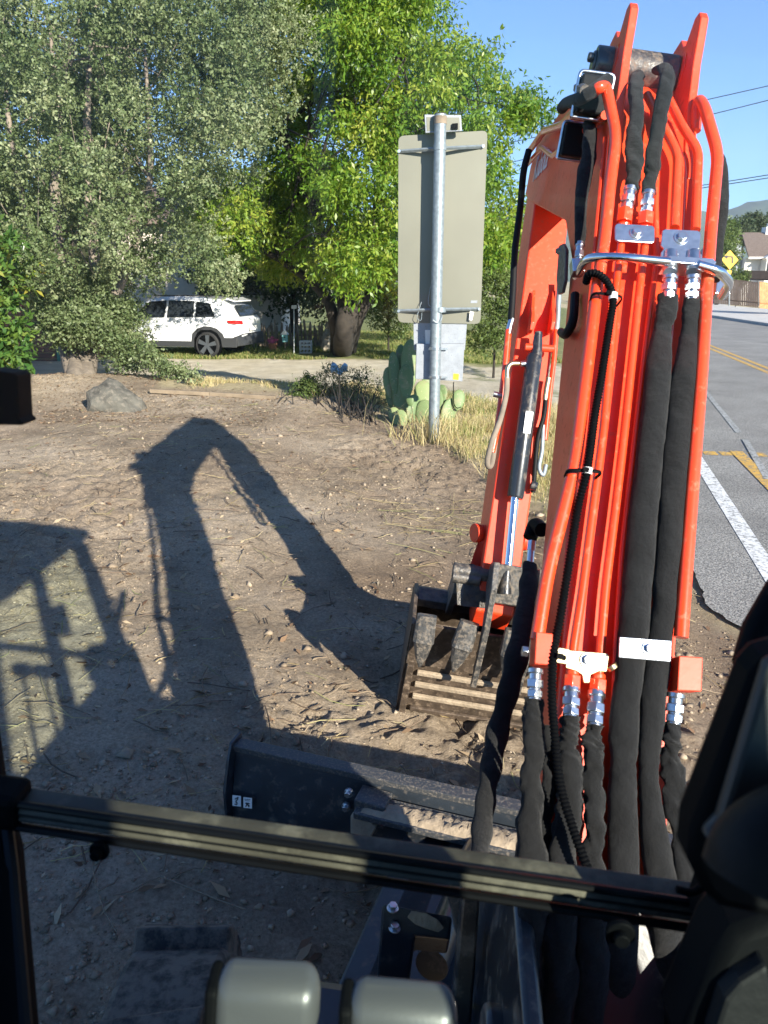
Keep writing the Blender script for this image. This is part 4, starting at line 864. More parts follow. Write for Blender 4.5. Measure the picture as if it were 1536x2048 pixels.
kbox('side_pillar', cabr-.03, cabr+.03, -.15, -.08, -.50, .33, 'black_plastic', .006)
kbox('side_pillar', cabl-.03, cabl+.03, -.34, -.26, -.62, .37, 'black_plastic', .006)
kbox('cab_floor', cabl, cabr, -.93, .62, -1.18, -1.10, 'black_plastic', .006)
# seat behind the camera
st = kbox('seat', -.24, .24, -.75, -.30, -.80, -.66, 'sleeve_fabric', .04)
kbox('seat_back', -.24, .24, -.85, -.73, -.66, -.02, 'sleeve_fabric', .04, st); kbox('headrest', -.13, .13, -.84, -.75, .0, .18, 'sleeve_fabric', .03, st)
# side and rear panes
def kpane(name, pts, m):
    b = MB(); b.add([CP(*p) for p in pts], [(0, 1, 2, 3)]); return b.build(name, m, ex, 0)
kpane('side_glass', [(cabr, -.92, -.47), (cabr, .60, -.47), (cabr, .60, .34), (cabr, -.92, .34)], 'tinted_glass')
kpane('rear_glass', [(cabl+.04, -.95, -.42), (cabr-.04, -.95, -.42), (cabr-.04, -.95, .34), (cabl+.04, -.95, .34)], 'tinted_glass')
# window frame: the bar between the upper and lower panes, traced at its own distance
def IP(u, v, z): return P(u, v, z)
def barseg(name, pa, pb, hh, dd, m, sh=0):
    a, c = pa, pb; d = (c-a).normalized(); up = (KU - d*KU.dot(d)).normalized(); f = d.cross(up).normalized()
    if f.y < 0: f = -f
    poly = [(-.5, -.5), (-.42, .30), (-.20, .5), (.0, .38), (.14, .5), (.36, .42), (.5, .15), (.5, -.5)]
    b = MB(); b.prism([a + up*(y*hh + sh) + f*(-x*dd) for y, x in [(p[0], p[1]) for p in poly]], c-a); return b.build(name, m, ex, 25, .002), up, f
zl, zr_ = .84, .72
bl, br = P(-30, 1602, zl), P(1640, 1846, zr_)
bar, bu_, bf_ = barseg('window_bar', bl, br, .026, .034, 'bar_paint')
for sh, rr_ in ((.0150, .0042), (-.0155, .0048), (.003, .0028)):
    b = MB(); b.tube([bl + bu_*sh - bf_*.014, br + bu_*sh - bf_*.014], rr_, 8); b.build('window_seal', 'trim_rubber', bar)
# end caps of the bar
b = MB(); b.box(P(4, 1603, zl-.01), KR*.026, KF*.022, KU*.022); b.build('bar_bracket', 'black_plastic', bar, 0, .008)
b = MB(); b.box(P(1500, 1822, .69), KR*.045, KF*.03, KU*.022); b.tube(smoothpath([P(1352, 1778, .68), P(1385, 1784, .68), P(1410, 1770, .68), P(1450, 1766, .68)], 5), .004, 8); b.build('bar_bracket', 'black_plastic', bar, 0, .012)
# left pillar, right pillar
b = MB(); b.tube([P(-52, 1380, .90), P(-22, 1600, .86), P(2, 1700, .84), P(30, 2150, .74)], [.022, .022, .024, .026], 10); lp_ = b.build('front_pillar', 'black_plastic', ex, 40)
b = MB(); b.tube([P(-8, 1560, .86), P(14, 1660, .83), P(24, 1740, .82), P(58, 2150, .73)], .0075, 8); b.build('window_seal', 'trim_rubber', lp_)
b = MB(); b.tube([P(1640, 1100, .86), P(1585, 1250, .84), P(1510, 1800, .70), P(1430, 2200, .62)], [.024, .026, .03, .034], 12); rp = b.build('front_pillar', 'black_plastic', ex, 40)
b = MB(); b.tube([P(1560, 1170, .83), P(1522, 1262, .80), P(1490, 1330, .78)], [.014, .02, .014], 10); b.build('pillar_cover', 'black_plastic', rp, 40)
# window glass, upper pane and lower pane
def pane(name, pts, m):
    b = MB(); b.add(pts, [tuple(range(len(pts)))]); return b.build(name, m, ex, 0)
upg = [bl + bu_*.02 - bf_*0, br + bu_*.02, br + bu_*.95 + KF*(-.08), bl + bu_*.95 + KF*(-.08)]
pane('windscreen', upg, 'cab_glass')
log_ = [bl - bu_*.02, br - bu_*.02, br - bu_*.62 - KF*.0, bl - bu_*.62 - KF*.0]
pane('lower_window', log_, 'cab_glass')
b = MB(); c = P(202, 1697, .80); b.cyl(c, c - bf_*.006, .011, 18); b.cyl(c - bf_*.006, c - bf_*.014, .006, 14); b.build('window_stud', 'black_plastic', ex, 30, .001)
b = MB(); c = P(1240, 1860, .68); b.cyl(c, c - bf_*.006, .013, 18); b.cyl(c - bf_*.006, c - bf_*.014, .007, 14); b.build('window_stud', 'black_plastic', ex, 30, .001)
# monitor at the right
mz = .50
mp = [(1345, 1655), (1350, 1600), (1462, 1305), (1490, 1275), (1640, 1230), (1660, 1760), (1500, 1760), (1400, 1738), (1372, 1712)]
b = MB(); b.prism([P(u, v, mz) for u, v in mp], -KF*.035); mon = b.build('monitor', 'black_plastic', ex, 20, .008)
b = MB(); b.prism([P(u, v, mz-.046) for u, v in ((1440, 1645), (1535, 1330), (1640, 1290), (1660, 1560), (1640, 1690), (1440, 1700), (1408, 1680))], KF*.012); b.build('monitor_screen', 'screen_grey', mon, 0, .004)
b = MB(); b.tube(smoothpath([P(1680, 1650, .42), P(1590, 1670, .42), P(1530, 1710, .42), P(1510, 1760, .42)], 5), [.029]*16, 16); b.build('joystick_grip', 'rubber', ex, 40)
# right console below the bar
b = MB(); b.prism([P(u, v, .60) for u, v in ((1536, 1846), (1470, 1868), (1440, 1910), (1350, 2120), (1700, 2200), (1700, 1830))], KF*.06); con = b.build('side_console', 'black_plastic', ex, 20, .01)
b = MB(); b.prism([P(u, v, .585) for u, v in ((1536, 1930), (1480, 1965), (1450, 2000), (1420, 2090), (1560, 2090))], KF*.02); b.build('console_cover', 'rubber', con, 0, .004)
# travel levers with grey grips
def grip(c4, z, d):
    a = [P(u, v, z) for u, v in c4]; ctr = sum(a, Vector())/4
    hx = (a[1]+a[2]-a[0]-a[3])/4; hy = (a[3]+a[2]-a[0]-a[1])/4; hz = (KF*1.0 + KU*.3).normalized()*d
    b = MB(); b.box(ctr, hx, hy, hz); g = b.build('travel_lever', 'grey_lever', ex, 60, 0)
    md = g.modifiers.new('bevel', 'BEVEL'); md.width = .016; md.segments = 5; g.data.shade_smooth()
    b = MB(); b.cyl(ctr + hy*.9, ctr + hy*.9 - KU*.5 + KF*.02, .009, 14); b.build('lever_rod', 'black_plastic', g)
    b = MB(); e = ctr - hx*1.02; b.box(e, hx.normalized()*.006, hy*.75, hz*.8); b.build('grip_cap', 'black_plastic', g, 0, .004)
grip([(436, 1934), (640, 1950), (640, 2062), (424, 2052)], .66, .018)
grip([(700, 1968), (912, 1998), (918, 2108), (692, 2096)], .64, .018)
# outside mirror at the left edge
b = MB(); b.prism([P(u, v, .78) for u, v in ((-80, 735), (-5, 742), (26, 746), (34, 752), (38, 838), (46, 846), (44, 851), (-80, 848))], KF*.03); b.tube([P(-60, 800, .8), P(-200, 900, .8)], .01, 10); b.build('mirror', 'black_plastic', ex, 0, .006)
# ============================================================ VEGETATION
def inpoly(x, y, poly):
    c = False; j = len(poly)-1
    for i in range(len(poly)):
        xi, yi = poly[i]; xj, yj = poly[j]
        if (yi > y) != (yj > y) and x < (xj-xi)*(y-yi)/(yj-yi)+xi: c = not c
        j = i
    return c
def clumps(poly, step, z0, z1, rad, jit=.45, seed=0, zfun=None):
    r = np.random.default_rng(seed); out = []; rr = []
    us = [p[0] for p in poly]; vs_ = [p[1] for p in poly]; u = min(us)
    while u <= max(us):
        v = min(vs_)
        while v <= max(vs_):
            uu, vv = u + r.normal()*step*jit, v + r.normal()*step*jit
            if inpoly(uu, vv, poly):
                z = z0 + (z1-z0)*r.random() if zfun is None else zfun(uu, vv, r)
                out.append(tuple(P(uu, vv, z))); rr.append(rad*(.7+.6*r.random()))
            v += step
        u += step
    return out, rr
def crown(name, parent, cl, nspr, per, sprlen, l, wd, m, **k):
    V, F, r = sprig_leaves(cl[0], cl[1], nspr, per, sprlen, l, wd, **k); return fast(name, V, F, m, parent, r)
def limbs(name, parent, base, targets, r0, m, seed=0, n=1, fork=.45):
    """each limb leaves the trunk and wanders to a clump"""
    r = np.random.default_rng(seed); b = MB()
    for t in targets:
        t = Vector(t); a = base[min(int(r.random()*len(base)), len(base)-1)]; mid = a.lerp(t, fork) + Vector(r.normal(size=3))*.22*(t-a).length*.5; mid.z = max(mid.z, a.z*.5 + t.z*.5 - .1)
        L_ = (t-a).length; rs = r0*(.5+.5*r.random())
        pts = smoothpath([a, mid, t], 4); b.tube(pts, [rs*(1-.85*i/(len(pts)-1)) for i in range(len(pts))], 6, caps=False)
    return b.build(name, m, parent, 60)
def trunk(name, parent, pts, rads, m, seed=0):
    r = np.random.default_rng(seed); path = smoothpath(pts, 6); rr = np.interp(np.linspace(0, 1, len(path)), np.linspace(0, 1, len(rads)), rads)
    b = MB(); b.tube(path, [x*(1+.10*r.normal()*.5) for x in rr], 14); o = b.build(name, m, parent, 70); return o
# ---- grey-green oak on the left
ob = ground(152, 752); T = empty('oak_tree', ob, 'grey-green live oak with many thin stems on the mound at the left', 'tree')
poly = [(-140, -160), (560, -160), (550, 60), (560, 190), (600, 280), (530, 330), (430, 365), (360, 400), (380, 465), (450, 500), (520, 555), (535, 600), (480, 590), (410, 560), (320, 545), (262, 590), (240, 690), (220, 690), (190, 640), (90, 640), (80, 570), (-140, 600)]
fr_ = clumps(poly, 62, 11.5, 15.0, .43, seed=3, jit=.5)
fr2_ = clumps(poly, 80, 12.5, 15.5, .34, seed=33); fr_ = (fr_[0]+fr2_[0], fr_[1]+fr2_[1])
bkc = clumps(poly[:-2] + [(-140, 500)], 75, 15, 18.5, .9, seed=4)
cl = (fr_[0]+bkc[0], fr_[1]+bkc[1])
crown('crown', T, cl, 31000, 12, .17, .056, .60, 'oak_leaf', shell=.5, outward=.5, flat=.8)
low_ = clumps([(90, 560), (190, 545), (240, 600), (262, 650), (290, 740), (240, 745), (205, 690), (180, 668), (110, 660), (85, 640)], 34, 13.0, 14.6, .33, seed=5)
crown('crown', T, low_, 3600, 7, .22, .055, .62, 'oak_leaf', shell=.3, outward=.5)
dr_ = clumps([(300, 690), (380, 740), (400, 760), (340, 745), (290, 730), (260, 690)], 16, 12.6, 13.4, .14, seed=6)
crown('crown', T, dr_, 420, 7, .18, .05, .62, 'oak_leaf', shell=.2, outward=.3, droop=.6)
sp_ = [[ob + Vector((0, 0, -.2)), P(150, 690, 14.2), P(128, 560, 14.3), P(110, 400, 14.2), P(118, 240, 14.4), P(100, 60, 14.5)],
       [ob + Vector((.15, .1, -.2)), P(170, 680, 14.4), P(190, 560, 14.6), P(178, 380, 14.6), P(176, 180, 14.6), P(200, -40, 14.8)],
       [ob + Vector((.05, .3, -.2)), P(200, 660, 14.9), P(260, 520, 15), P(300, 360, 15), P(290, 100, 15.2)],
       [ob + Vector((-.15, .2, -.2)), P(110, 620, 14.9), P(60, 460, 15), P(20, 260, 15), P(0, 40, 15.2)]]
for i, s in enumerate(sp_): trunk('trunk', T, s, [(.20, .13, .11, .09, .06, .03), (.17, .12, .11, .10, .06, .04), (.13, .1, .07, .03), (.12, .09, .06, .03)][i], 'bark', i)
r = np.random.default_rng(1); tg = [fr_[0][i] for i in r.choice(len(fr_[0]), 24, False)]
limbs('branches', T, [s[j] for s in sp_ for j in (2, 3, 4) if j < len(s)], tg, .028, 'bark', 2)
# ---- bright green maple-like tree in the middle
mb_ = ground(684, 706); T = empty('broadleaf_tree', mb_, 'big bright yellow-green broadleaf tree behind the metal sign', 'tree')
poly = [(540, -160), (880, -160), (850, 10), (900, 62), (970, 100), (990, 150), (1040, 190), (1095, 212), (1050, 235), (1020, 262), (1040, 300), (1050, 400), (1045, 480), (1000, 520), (960, 560), (900, 600), (820, 590), (740, 560), (700, 590), (640, 580), (600, 555), (520, 520), (440, 500), (380, 455), (400, 420), (480, 400), (560, 330), (580, 200), (560, 60)]
fr2 = clumps(poly, 58, 16.2, 19.0, .54, seed=13, zfun=lambda u, v, r: (19.3 if u < 660 else 16.4) + 2.2*r.random())
sp2 = clumps([(980, 150), (1090, 205), (1040, 235), (985, 190)], 22, 17.5, 18.5, .28, seed=15)
bk2 = clumps([(500, -160), (900, -160), (900, 60), (1000, 150), (1000, 500), (820, 560), (640, 540), (480, 520), (440, 430)], 85, 19.5, 24, 1.15, seed=14)
crown('crown', T, (fr2[0]+bk2[0]+sp2[0], fr2[1]+bk2[1]+sp2[1]), 23000, 8, .40, .125, .38, 'maple_leaf', shell=.6, droop=.5, outward=.5, flat=.6)
ts = [[mb_ + Vector((0, 0, -.2)), P(688, 660, 19.6), P(690, 600, 19.8), P(660, 520, 20), P(620, 400, 20), P(560, 250, 20), P(520, 80, 20.5)],
      [mb_ + Vector((.05, .1, -.2)), P(700, 650, 19.7), P(706, 590, 19.8), P(740, 480, 20), P(780, 300, 20), P(800, 60, 20.3)],
      [mb_ + Vector((-.15, .1, -.2)), P(668, 640, 20), P(640, 580, 20.4), P(560, 520, 20.6), P(480, 480, 21)],
      [mb_ + Vector((.15, .1, -.2)), P(716, 640, 19.8), P(760, 560, 20), P(860, 440, 20.4), P(960, 300, 20.6)]]
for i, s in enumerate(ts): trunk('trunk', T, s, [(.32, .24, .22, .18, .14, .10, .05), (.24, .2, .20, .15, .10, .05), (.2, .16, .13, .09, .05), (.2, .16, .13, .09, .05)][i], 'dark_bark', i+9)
tg = [fr2[0][i] for i in r.choice(len(fr2[0]), 40, False)] + sp2[0][::3]
limbs('branches', T, [s[j] for s in ts for j in (3, 4, 5) if j < len(s)], tg, .06, 'dark_bark', 3)
# ---- glossy shrub at the left edge
gb = ground(-40, 800); T = empty('glossy_shrub', gb, 'glossy dark green shrub with yellow and orange young leaves at the left edge', 'shrub')
c3 = clumps([(-160, 430), (10, 440), (30, 520), (36, 610), (24, 700), (0, 750), (-160, 800)], 36, 10.6, 12.0, .30, seed=23)
crown('crown', T, c3, 1500, 7, .20, .12, .42, 'glossy_leaf', shell=.4, outward=.6)
trunk('trunk', T, [gb, P(-50, 650, 11.5), P(-40, 500, 11.5)], [.06, .05, .02], 'bark')
# ---- background woodland that closes the gaps under the crowns
def wood(name, poly, step, z0, z1, rad, n, label, seed, m='dark_tree_leaf', ls=.16, gp=None):
    cl = clumps(poly, step, z0, z1, rad, seed=seed); c = np.mean(np.array(cl[0]), 0); base = Vector((c[0], c[1], float(Hs(c[0], c[1]))))
    T = empty(name, base, label, 'tree' if 'tree' in name else 'bush', gp); crown('crown', T, cl, n, 6, ls*2, ls, .55, m, shell=.5)
    trunk('trunk', T, [base, base.lerp(Vector(c), .6), Vector(c)], ([.18, .14, .06] if 'tree' in name else [.03, .025, .015]), 'dark_bark', seed); return T
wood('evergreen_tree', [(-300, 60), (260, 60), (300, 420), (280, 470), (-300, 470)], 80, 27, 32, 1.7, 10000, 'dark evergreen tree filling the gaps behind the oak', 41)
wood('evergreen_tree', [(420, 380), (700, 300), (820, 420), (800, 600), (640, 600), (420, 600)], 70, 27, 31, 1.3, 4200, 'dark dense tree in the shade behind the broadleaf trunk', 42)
wood('hedge_bush', [(740, 590), (800, 570), (830, 640), (800, 655), (750, 650)], 22, 22, 23, .38, 900, 'pale green scrubby bush left of the cactus below the sign', 43, 'bush_leaf', .07)
wood('hedge_bush', [(946, 560), (1010, 545), (1050, 570), (1050, 690), (960, 692), (940, 640)], 24, 16.5, 17.6, .36, 1700, 'rounded green bush between the sign and the raised arm', 44, 'bush_leaf', .065)
wood('valley_tree', [(960, 430), (1040, 420), (1050, 540), (970, 560)], 30, 40, 46, .9, 1100, 'distant green tree between the sign and the arm', 45, 'bush_leaf', .16)
# right side trees behind the house
for i, (pl_, z0, z1, n, lb, mm) in enumerate((
    ([(1430, 456), (1456, 448), (1468, 475), (1462, 545), (1430, 560)], 66, 70, 1800, 'bright roadside tree just right of the raised boom', 'bush_leaf'),
    ([(1462, 445), (1500, 438), (1520, 450), (1500, 475), (1466, 480)], 96, 104, 2600, 'dark pine tree behind the left end of the brown roof', 'dark_tree_leaf'),
    ([(1512, 446), (1536, 436), (1600, 430), (1650, 470), (1520, 480)], 100, 108, 2800, 'dark pine tree behind the chimney', 'dark_tree_leaf'))):
    wood('roadside_tree', pl_, 11, z0, z1, .95 if i else .7, n, lb, 60+i, mm, .30 if i else .22)
wood('garden_bush', [(1462, 550), (1492, 545), (1500, 566), (1462, 568)], 8, 62, 63, .45, 500, 'green bush in front of the house by the fence', 66, 'bush_leaf', .14)
# ============================================================ PROPS
# rock on the mound
rk = ground(222, 824); r = np.random.default_rng(14)
import bmesh
bm = bmesh.new()
for (x, y, z) in ((-.42, 0, -.1), (-.40, .25, -.1), (-.34, -.16, -.1), (-.36, -.02, .28), (-.33, .2, .34), (-.20, -.05, .42), (-.12, .22, .46), (.02, -.10, .36), (.10, .2, .36), (.22, -.14, .20), (.34, .1, .17), (.46, 0, -.1), (.40, -.18, -.1), (.42, .3, -.1), (.05, -.26, -.1), (.06, -.2, .16), (-.2, -.22, .12), (.1, .4, -.1)):
    bm.verts.new((x*1.0 + r.normal()*.02, y*.9 + .15, z*.88 + r.normal()*.015))
bmesh.ops.convex_hull(bm, input=bm.verts); bmesh.ops.subdivide_edges(bm, edges=bm.edges, cuts=5, use_grid_fill=True)
for v in bm.verts:
    q = np.array([v.co.x*5, v.co.y*5 + v.co.z*4]); k = float(vnoise(q[:1]+9, q[1:], 3)[0])*.07 + float(vnoise(q[:1]*3, q[1:]*3, 4)[0])*.03; v.co += v.co.normalized()*k; v.co += Vector(rk)
me = bpy.data.meshes.new('rock'); bm.to_mesh(me); bm.free(); me.materials.append(MAT['rock']); o = bpy.data.objects.new('rock', me); C.objects.link(o)
tag(o, 'big angular grey-green boulder on the soil mound below the oak', 'rock')
# prickly pear
cb = ground(812, 846); T = empty('prickly_pear', cb, 'prickly pear cactus clump at the foot of the metal sign post', 'cactus')
zc0 = (cb - CAM).dot(Vector((0, cp, -sp)))
for u0, v0, u1, v1, w_, dz in ((786, 705, 790, 790, 11, 0), (802, 690, 800, 775, 12, .1), (822, 680, 818, 780, 18, -.05), (828, 672, 836, 740, 14, .35), (796, 760, 806, 840, 18, 0), (778, 765, 782, 815, 10, .2), (846, 762, 846, 822, 18, -.1), (870, 775, 864, 850, 20, .1), (892, 800, 880, 850, 16, .2), (919, 780, 915, 820, 13, 0), (830, 790, 824, 848, 17, -.15), (905, 798, 888, 858, 17, .05), (818, 792, 822, 812, 8, -.3), (786, 815, 792, 850, 12, -.1), (850, 800, 846, 856, 17, -.2), (776, 735, 780, 795, 12, .05), (812, 730, 812, 800, 15, -.2), (884, 770, 880, 812, 13, .15), (858, 745, 856, 792, 14, .2), (800, 820, 800, 862, 15, -.25)):
    a, c = P(u0, v0, zc0+dz), P(u1, v1, zc0+dz); up = (a-c); Lh = up.length/2; up.normalize(); ctr = (a+c)/2; wv = w_*zc0/FPX
    rt = random.uniform(-.5, .5); sx = (Vector((math.cos(rt), math.sin(rt), 0)) - up*up.dot(Vector((math.cos(rt), math.sin(rt), 0)))).normalized(); nn = sx.cross(up)
    V = []; F = []; S, Tn = 8, 14
    for i in range(S+1):
        th = math.pi*i/S
        for j in range(Tn):
            ph_ = 2*math.pi*j/Tn; zz = math.cos(th); wd_k = math.sin(th)*(1 + .18*zz); V.append(tuple(ctr + up*zz*Lh*1.05 + sx*math.cos(ph_)*wd_k*wv + nn*math.sin(ph_)*wd_k*.022))
    for i in range(S):
        for j in range(Tn): F.append((i*Tn+j, i*Tn+(j+1) % Tn, (i+1)*Tn+(j+1) % Tn, (i+1)*Tn+j))
    fast('cactus_pad', V, F, 'cactus', T, np.full(len(F), random.random()), True)
# dark rose shrub and weeds left of the cactus
def shrub(name, poly, step, z0, z1, rad, n, l, m, label, seed, base_uv, stems=14, cat='shrub'):
    g = ground(*base_uv); T = empty(name, g, label, cat); cl = clumps(poly, step, z0, z1, rad, seed=seed)
    crown('crown', T, cl, n, 6, l*3, l, .55, m, shell=.2, outward=.6); r = np.random.default_rng(seed); b = MB()
    for k in range(stems):
        t = Vector(cl[0][r.integers(len(cl[0]))]) + Vector(r.normal(size=3))*rad; a = g + Vector((r.normal()*.25, r.normal()*.15, -.03)); b.tube(smoothpath([a, a.lerp(t, .5) + Vector((0, 0, .1)), t], 3), [.008]*3 + [.004]*4, 5, caps=False)
    b.build('stems', 'dark_bark', T); return T
shrub('rose_shrub', [(650, 740), (700, 732), (752, 750), (772, 800), (760, 842), (700, 835), (640, 800), (628, 760)], 18, 11.4, 12.4, .16, 1100, .030, 'shrub_leaf', 'dark thorny shrub beside the cactus with a blue rag in it', 71, (712, 842), 50)
shrub('weed_clump', [(566, 768), (620, 756), (650, 780), (660, 810), (600, 806), (566, 792)], 16, 11.8, 12.4, .13, 700, .035, 'bush_leaf', 'low green weeds at the edge of the dug soil left of the dark shrub', 72, (612, 812), 12, 'plant')
rag = P(676, 738, 11.7); b = MB(); r = np.random.default_rng(2)
V = [(rag.x + (i-3)*.035 + r.normal()*.008, rag.y + r.normal()*.03, rag.z + .05 - j*.022 + .04*math.sin(i*1.3) + r.normal()*.008) for j in range(6) for i in range(8)]
F = [(j*8+i, j*8+i+1, (j+1)*8+i+1, (j+1)*8+i) for j in range(5) for i in range(7)]
o = fast('rag', V, F, 'cloth_blue', smooth=True); md = o.modifiers.new('s', 'SOLIDIFY'); md.thickness = .012; tag(o, 'crumpled blue rag caught on top of the dark shrub', 'rag')
# ---- the metal sign seen from behind
pb_ = ground(867, 886); sz = (pb_ - CAM).dot(Vector((0, cp, -sp)))
S = empty('road_sign', pb_, 'back of a large metal sign on a galvanised post, with solar panel and control box', 'sign')
SP = lambda u, v, dy=0.: (lambda d: CAM + d*((pb_.y + dy)/d.y))(ray(u, v))
top = SP(881, 229); sl = (top - pb_)/(top.z - pb_.z); pr_ = .5*21*pb_.y/FPX/.97
b = MB(); b.cyl(pb_ - sl*.3, top, pr_, 26); b.build('post', 'galvanised', S)
b = MB(); b.cyl(top - sl*.10, top - sl*.02, pr_*1.06, 26); b.build('rust_band', 'stake_wood', S)
b = MB(); b.cyl(top - sl*.02, top + sl*.01, pr_*.98, 26); b.build('post_cap', 'dark_bark', S)
def spl(pts, dy, th, name, m, bev=.002, parent=None):
    b = MB(); b.prism([SP(u, v, dy) for u, v in pts], Vector((0, th, 0))); return b.build(name, m, parent or S, 0, bev)
def quadround(p, rr=8):
    out = []; n = len(p)
    for i in range(n):
        a, c, d = Vector((*p[i-1], 0)), Vector((*p[i], 0)), Vector((*p[(i+1) % n], 0)); x, y = c + (a-c).normalized()*rr, c + (d-c).normalized()*rr
        for k in range(5):
            t = k/4; q = x*(1-t)**2 + c*2*t*(1-t) + y*t*t; out.append((q.x, q.y))
    return out
spl(quadround([(797, 272), (975, 261), (961, 648), (796, 645)], 11), .20, .006, 'sign_panel', 'sign_back', 0)
spl([(827, 645), (934, 645), (930, 700), (828, 700)], .22, .006, 'lower_panel', 'box_metal', 0)
for a, c, dz in (((798, 303), (966, 293), 4), ((797, 622), (958, 618), 4)):
    b = MB(); p0, p1, pm0 = SP(a[0], a[1], .19), SP(c[0], c[1], .19), SP(879, (a[1]+c[1])/2 - 1, .06)
    for q0, q1 in ((p0, pm0), (pm0, p1)):
        b.tube([q0, q1], .020, 4)
    br_ = b.build('bracket_arm', 'galvanised', S, 0)
    for p_ in (p0, p1):
        b = MB(); b.hexa(p_ - Vector((0, .03, 0)), p_ - Vector((0, .005, 0)), .018); b.build('bolt', 'zinc', br_)
    b = MB(); b.cyl(pm0 - sl*.03 + Vector((0, -.06, 0)), pm0 + sl*.03 + Vector((0, -.06, 0)), pr_*1.1, 24); b.build('post_strap', 'galvanised', br_)
bx = spl([(833, 688), (929, 688), (925, 763), (831, 758)], .10, .10, 'control_box', 'box_metal', .004)
spl([(907, 747), (918, 748), (917, 760), (906, 759)], .095, .004, 'box_label', 'sign_yellow', 0, bx)
spl([(850, 660), (861, 660), (859, 688), (851, 688)], .14, .004, 'box_strap', 'white_wall', 0, bx)
for v in (699, 756):
    b = MB(); c = SP(871, v, 0); b.cyl(c, c + sl*.03, pr_*1.12, 24); b.box(SP(876, v-1, .06), (.12, 0, 0), (0, .01, 0), (0, 0, .012)); b.build('box_clamp', 'zinc', bx)
sol = spl([(849, 229), (922, 230), (924, 262), (851, 266)], .06, .05, 'solar_panel', 'box_metal', .004)
spl([(853, 234), (919, 235), (920, 260), (854, 262)], .055, .006, 'panel_back', 'sign_back', 0, sol); spl([(904, 247), (916, 246), (916, 258), (903, 258)], .03, .03, 'junction_box', 'black_plastic', .003, sol)
b = MB(); b.tube(smoothpath([SP(864, 560, .1), SP(858, 590, .12), SP(857, 608, .1), SP(866, 616, .05), SP(880, 622, -.02), SP(884, 636, -.08), SP(876, 646, -.09), SP(866, 640, -.09)], 5), .005, 6); b.tube(smoothpath([SP(843, 604, .15), SP(836, 626, .12), SP(834, 636, .12), SP(842, 640, .12), SP(844, 620, .15)], 5), .004, 6); b.build('cable', 'galvanised', S)
b = MB(); b.tube(smoothpath([SP(907, 764, .12), SP(907, 790, .12), SP(908, 808, .1), SP(914, 816, .05), SP(922, 814, .05)], 5), .006, 6); b.build('cable', 'black_plastic', S)
b = MB(); b.prism([SP(u, v, .15) for u, v in ((940, 622), (948, 624), (944, 641), (938, 640))], Vector((0, .004, 0))); b.build('loose_tag', 'white_wall', S, 0)
spl([(942, 601), (955, 601), (954, 606), (941, 606)], .196, .003, 'maker_plate', 'box_metal', 0)
# timber edging along the drive
e0, e1, e2 = ground(300, 786), ground(420, 792), ground(552, 800)
for i, (a, c) in enumerate(((e0, e1), (e1, e2))):
    b = MB(); d = (c-a); n_ = Vector((-d.y, d.x, 0)).normalized(); b.box((a+c)/2 + Vector((0, 0, .035)), d*.495, n_*.04, (0, 0, .032)); o = b.build('timber_edging', 'timber', None, 0, .01)
    tag(o, ('weathered timber edging board nearest the oak' if i == 0 else 'weathered timber edging board ending at the weeds'), 'edging board', 'timber edging along the drive')
# ---- white car
car_p = ground(418, 716); zc1 = (car_p-CAM).dot(Vector((0, cp, -sp)))
ca = R_(14); cf = Vector((-math.cos(ca), math.sin(ca), 0)); cr = Vector((math.sin(ca), math.cos(ca), 0))       # cf forward, cr away from us (far side)
WR = .355; W2 = .93
o0 = car_p + cf*0 ; gz = car_p.z
CAR = empty('white_suv', o0, 'white crossover car with black lower cladding parked under the oak branches', 'car')
def K(x, y, z): return Vector((o0.x, o0.y, gz)) + cf*x + cr*(y) + Vector((0, 0, z))      # x forward of rear axle, y from near side inwards
# body stations: x, z sill, z belt, z roof, half width at belt, half width at roof
st_ = [(-.92, .62, .98, 1.02, .62, .50), (-.86, .42, 1.02, 1.10, .80, .60), (-.62, .34, 1.06, 1.36, .90, .66), (-.30, .30, 1.05, 1.56, .93, .68), (.3, .28, 1.03, 1.63, .93, .69), (1.2, .27, 1.01, 1.65, .93, .69), (1.9, .27, 1.0, 1.58, .93, .67), (2.35, .27, .99, 1.30, .92, .66), (2.75, .28, .98, 1.02, .91, .66), (3.2, .30, .92, .95, .87, .60), (3.5, .36, .82, .84, .74, .50), (3.62, .45, .66, .68, .55, .4)]
V = []; F = []; nk = 12
for x, zs, zb, zr, hw_, hr in st_:
    sec = [(-hw_*.92, zs), (-hw_, zs+.16), (-hw_*1.0, (zs+zb)/2), (-hw_*.99, zb-.05), (-hw_*.955, zb), (-hr*1.04, zb+(zr-zb)*.85), (-hr*.80, zr), (hr*.80, zr), (hr*1.04, zb+(zr-zb)*.85), (hw_*.955, zb), (hw_*1.0, (zs+zb)/2), (hw_*.92, zs)]
    V += [tuple(K(x, W2+y, z)) for y, z in sec]
ns = len(st_)
for i in range(ns-1):
    for j in range(nk): F.append((i*nk+j, i*nk+(j+1) % nk, (i+1)*nk+(j+1) % nk, (i+1)*nk+j))
b = MB(); b.add(V, F + [tuple(reversed(range(nk))), tuple(range((ns-1)*nk, ns*nk))]); body = b.build('body', 'car_white', CAR, 40); md = body.modifiers.new('b', 'BEVEL'); md.width = .04; md.segments = 3; md.limit_method = 'ANGLE'; md.angle_limit = R_(20)
def glas(pts, name='side_window', th=.012):
    c = [K(*p) for p in pts]; b = MB(); b.prism(c, -cr*th); return b.build(name, 'car_glass', CAR, 0, .004)
gy = lambda z, zb=1.03, zr=1.6: W2 - (.915 - (z-zb)/(zr-zb)*.22)
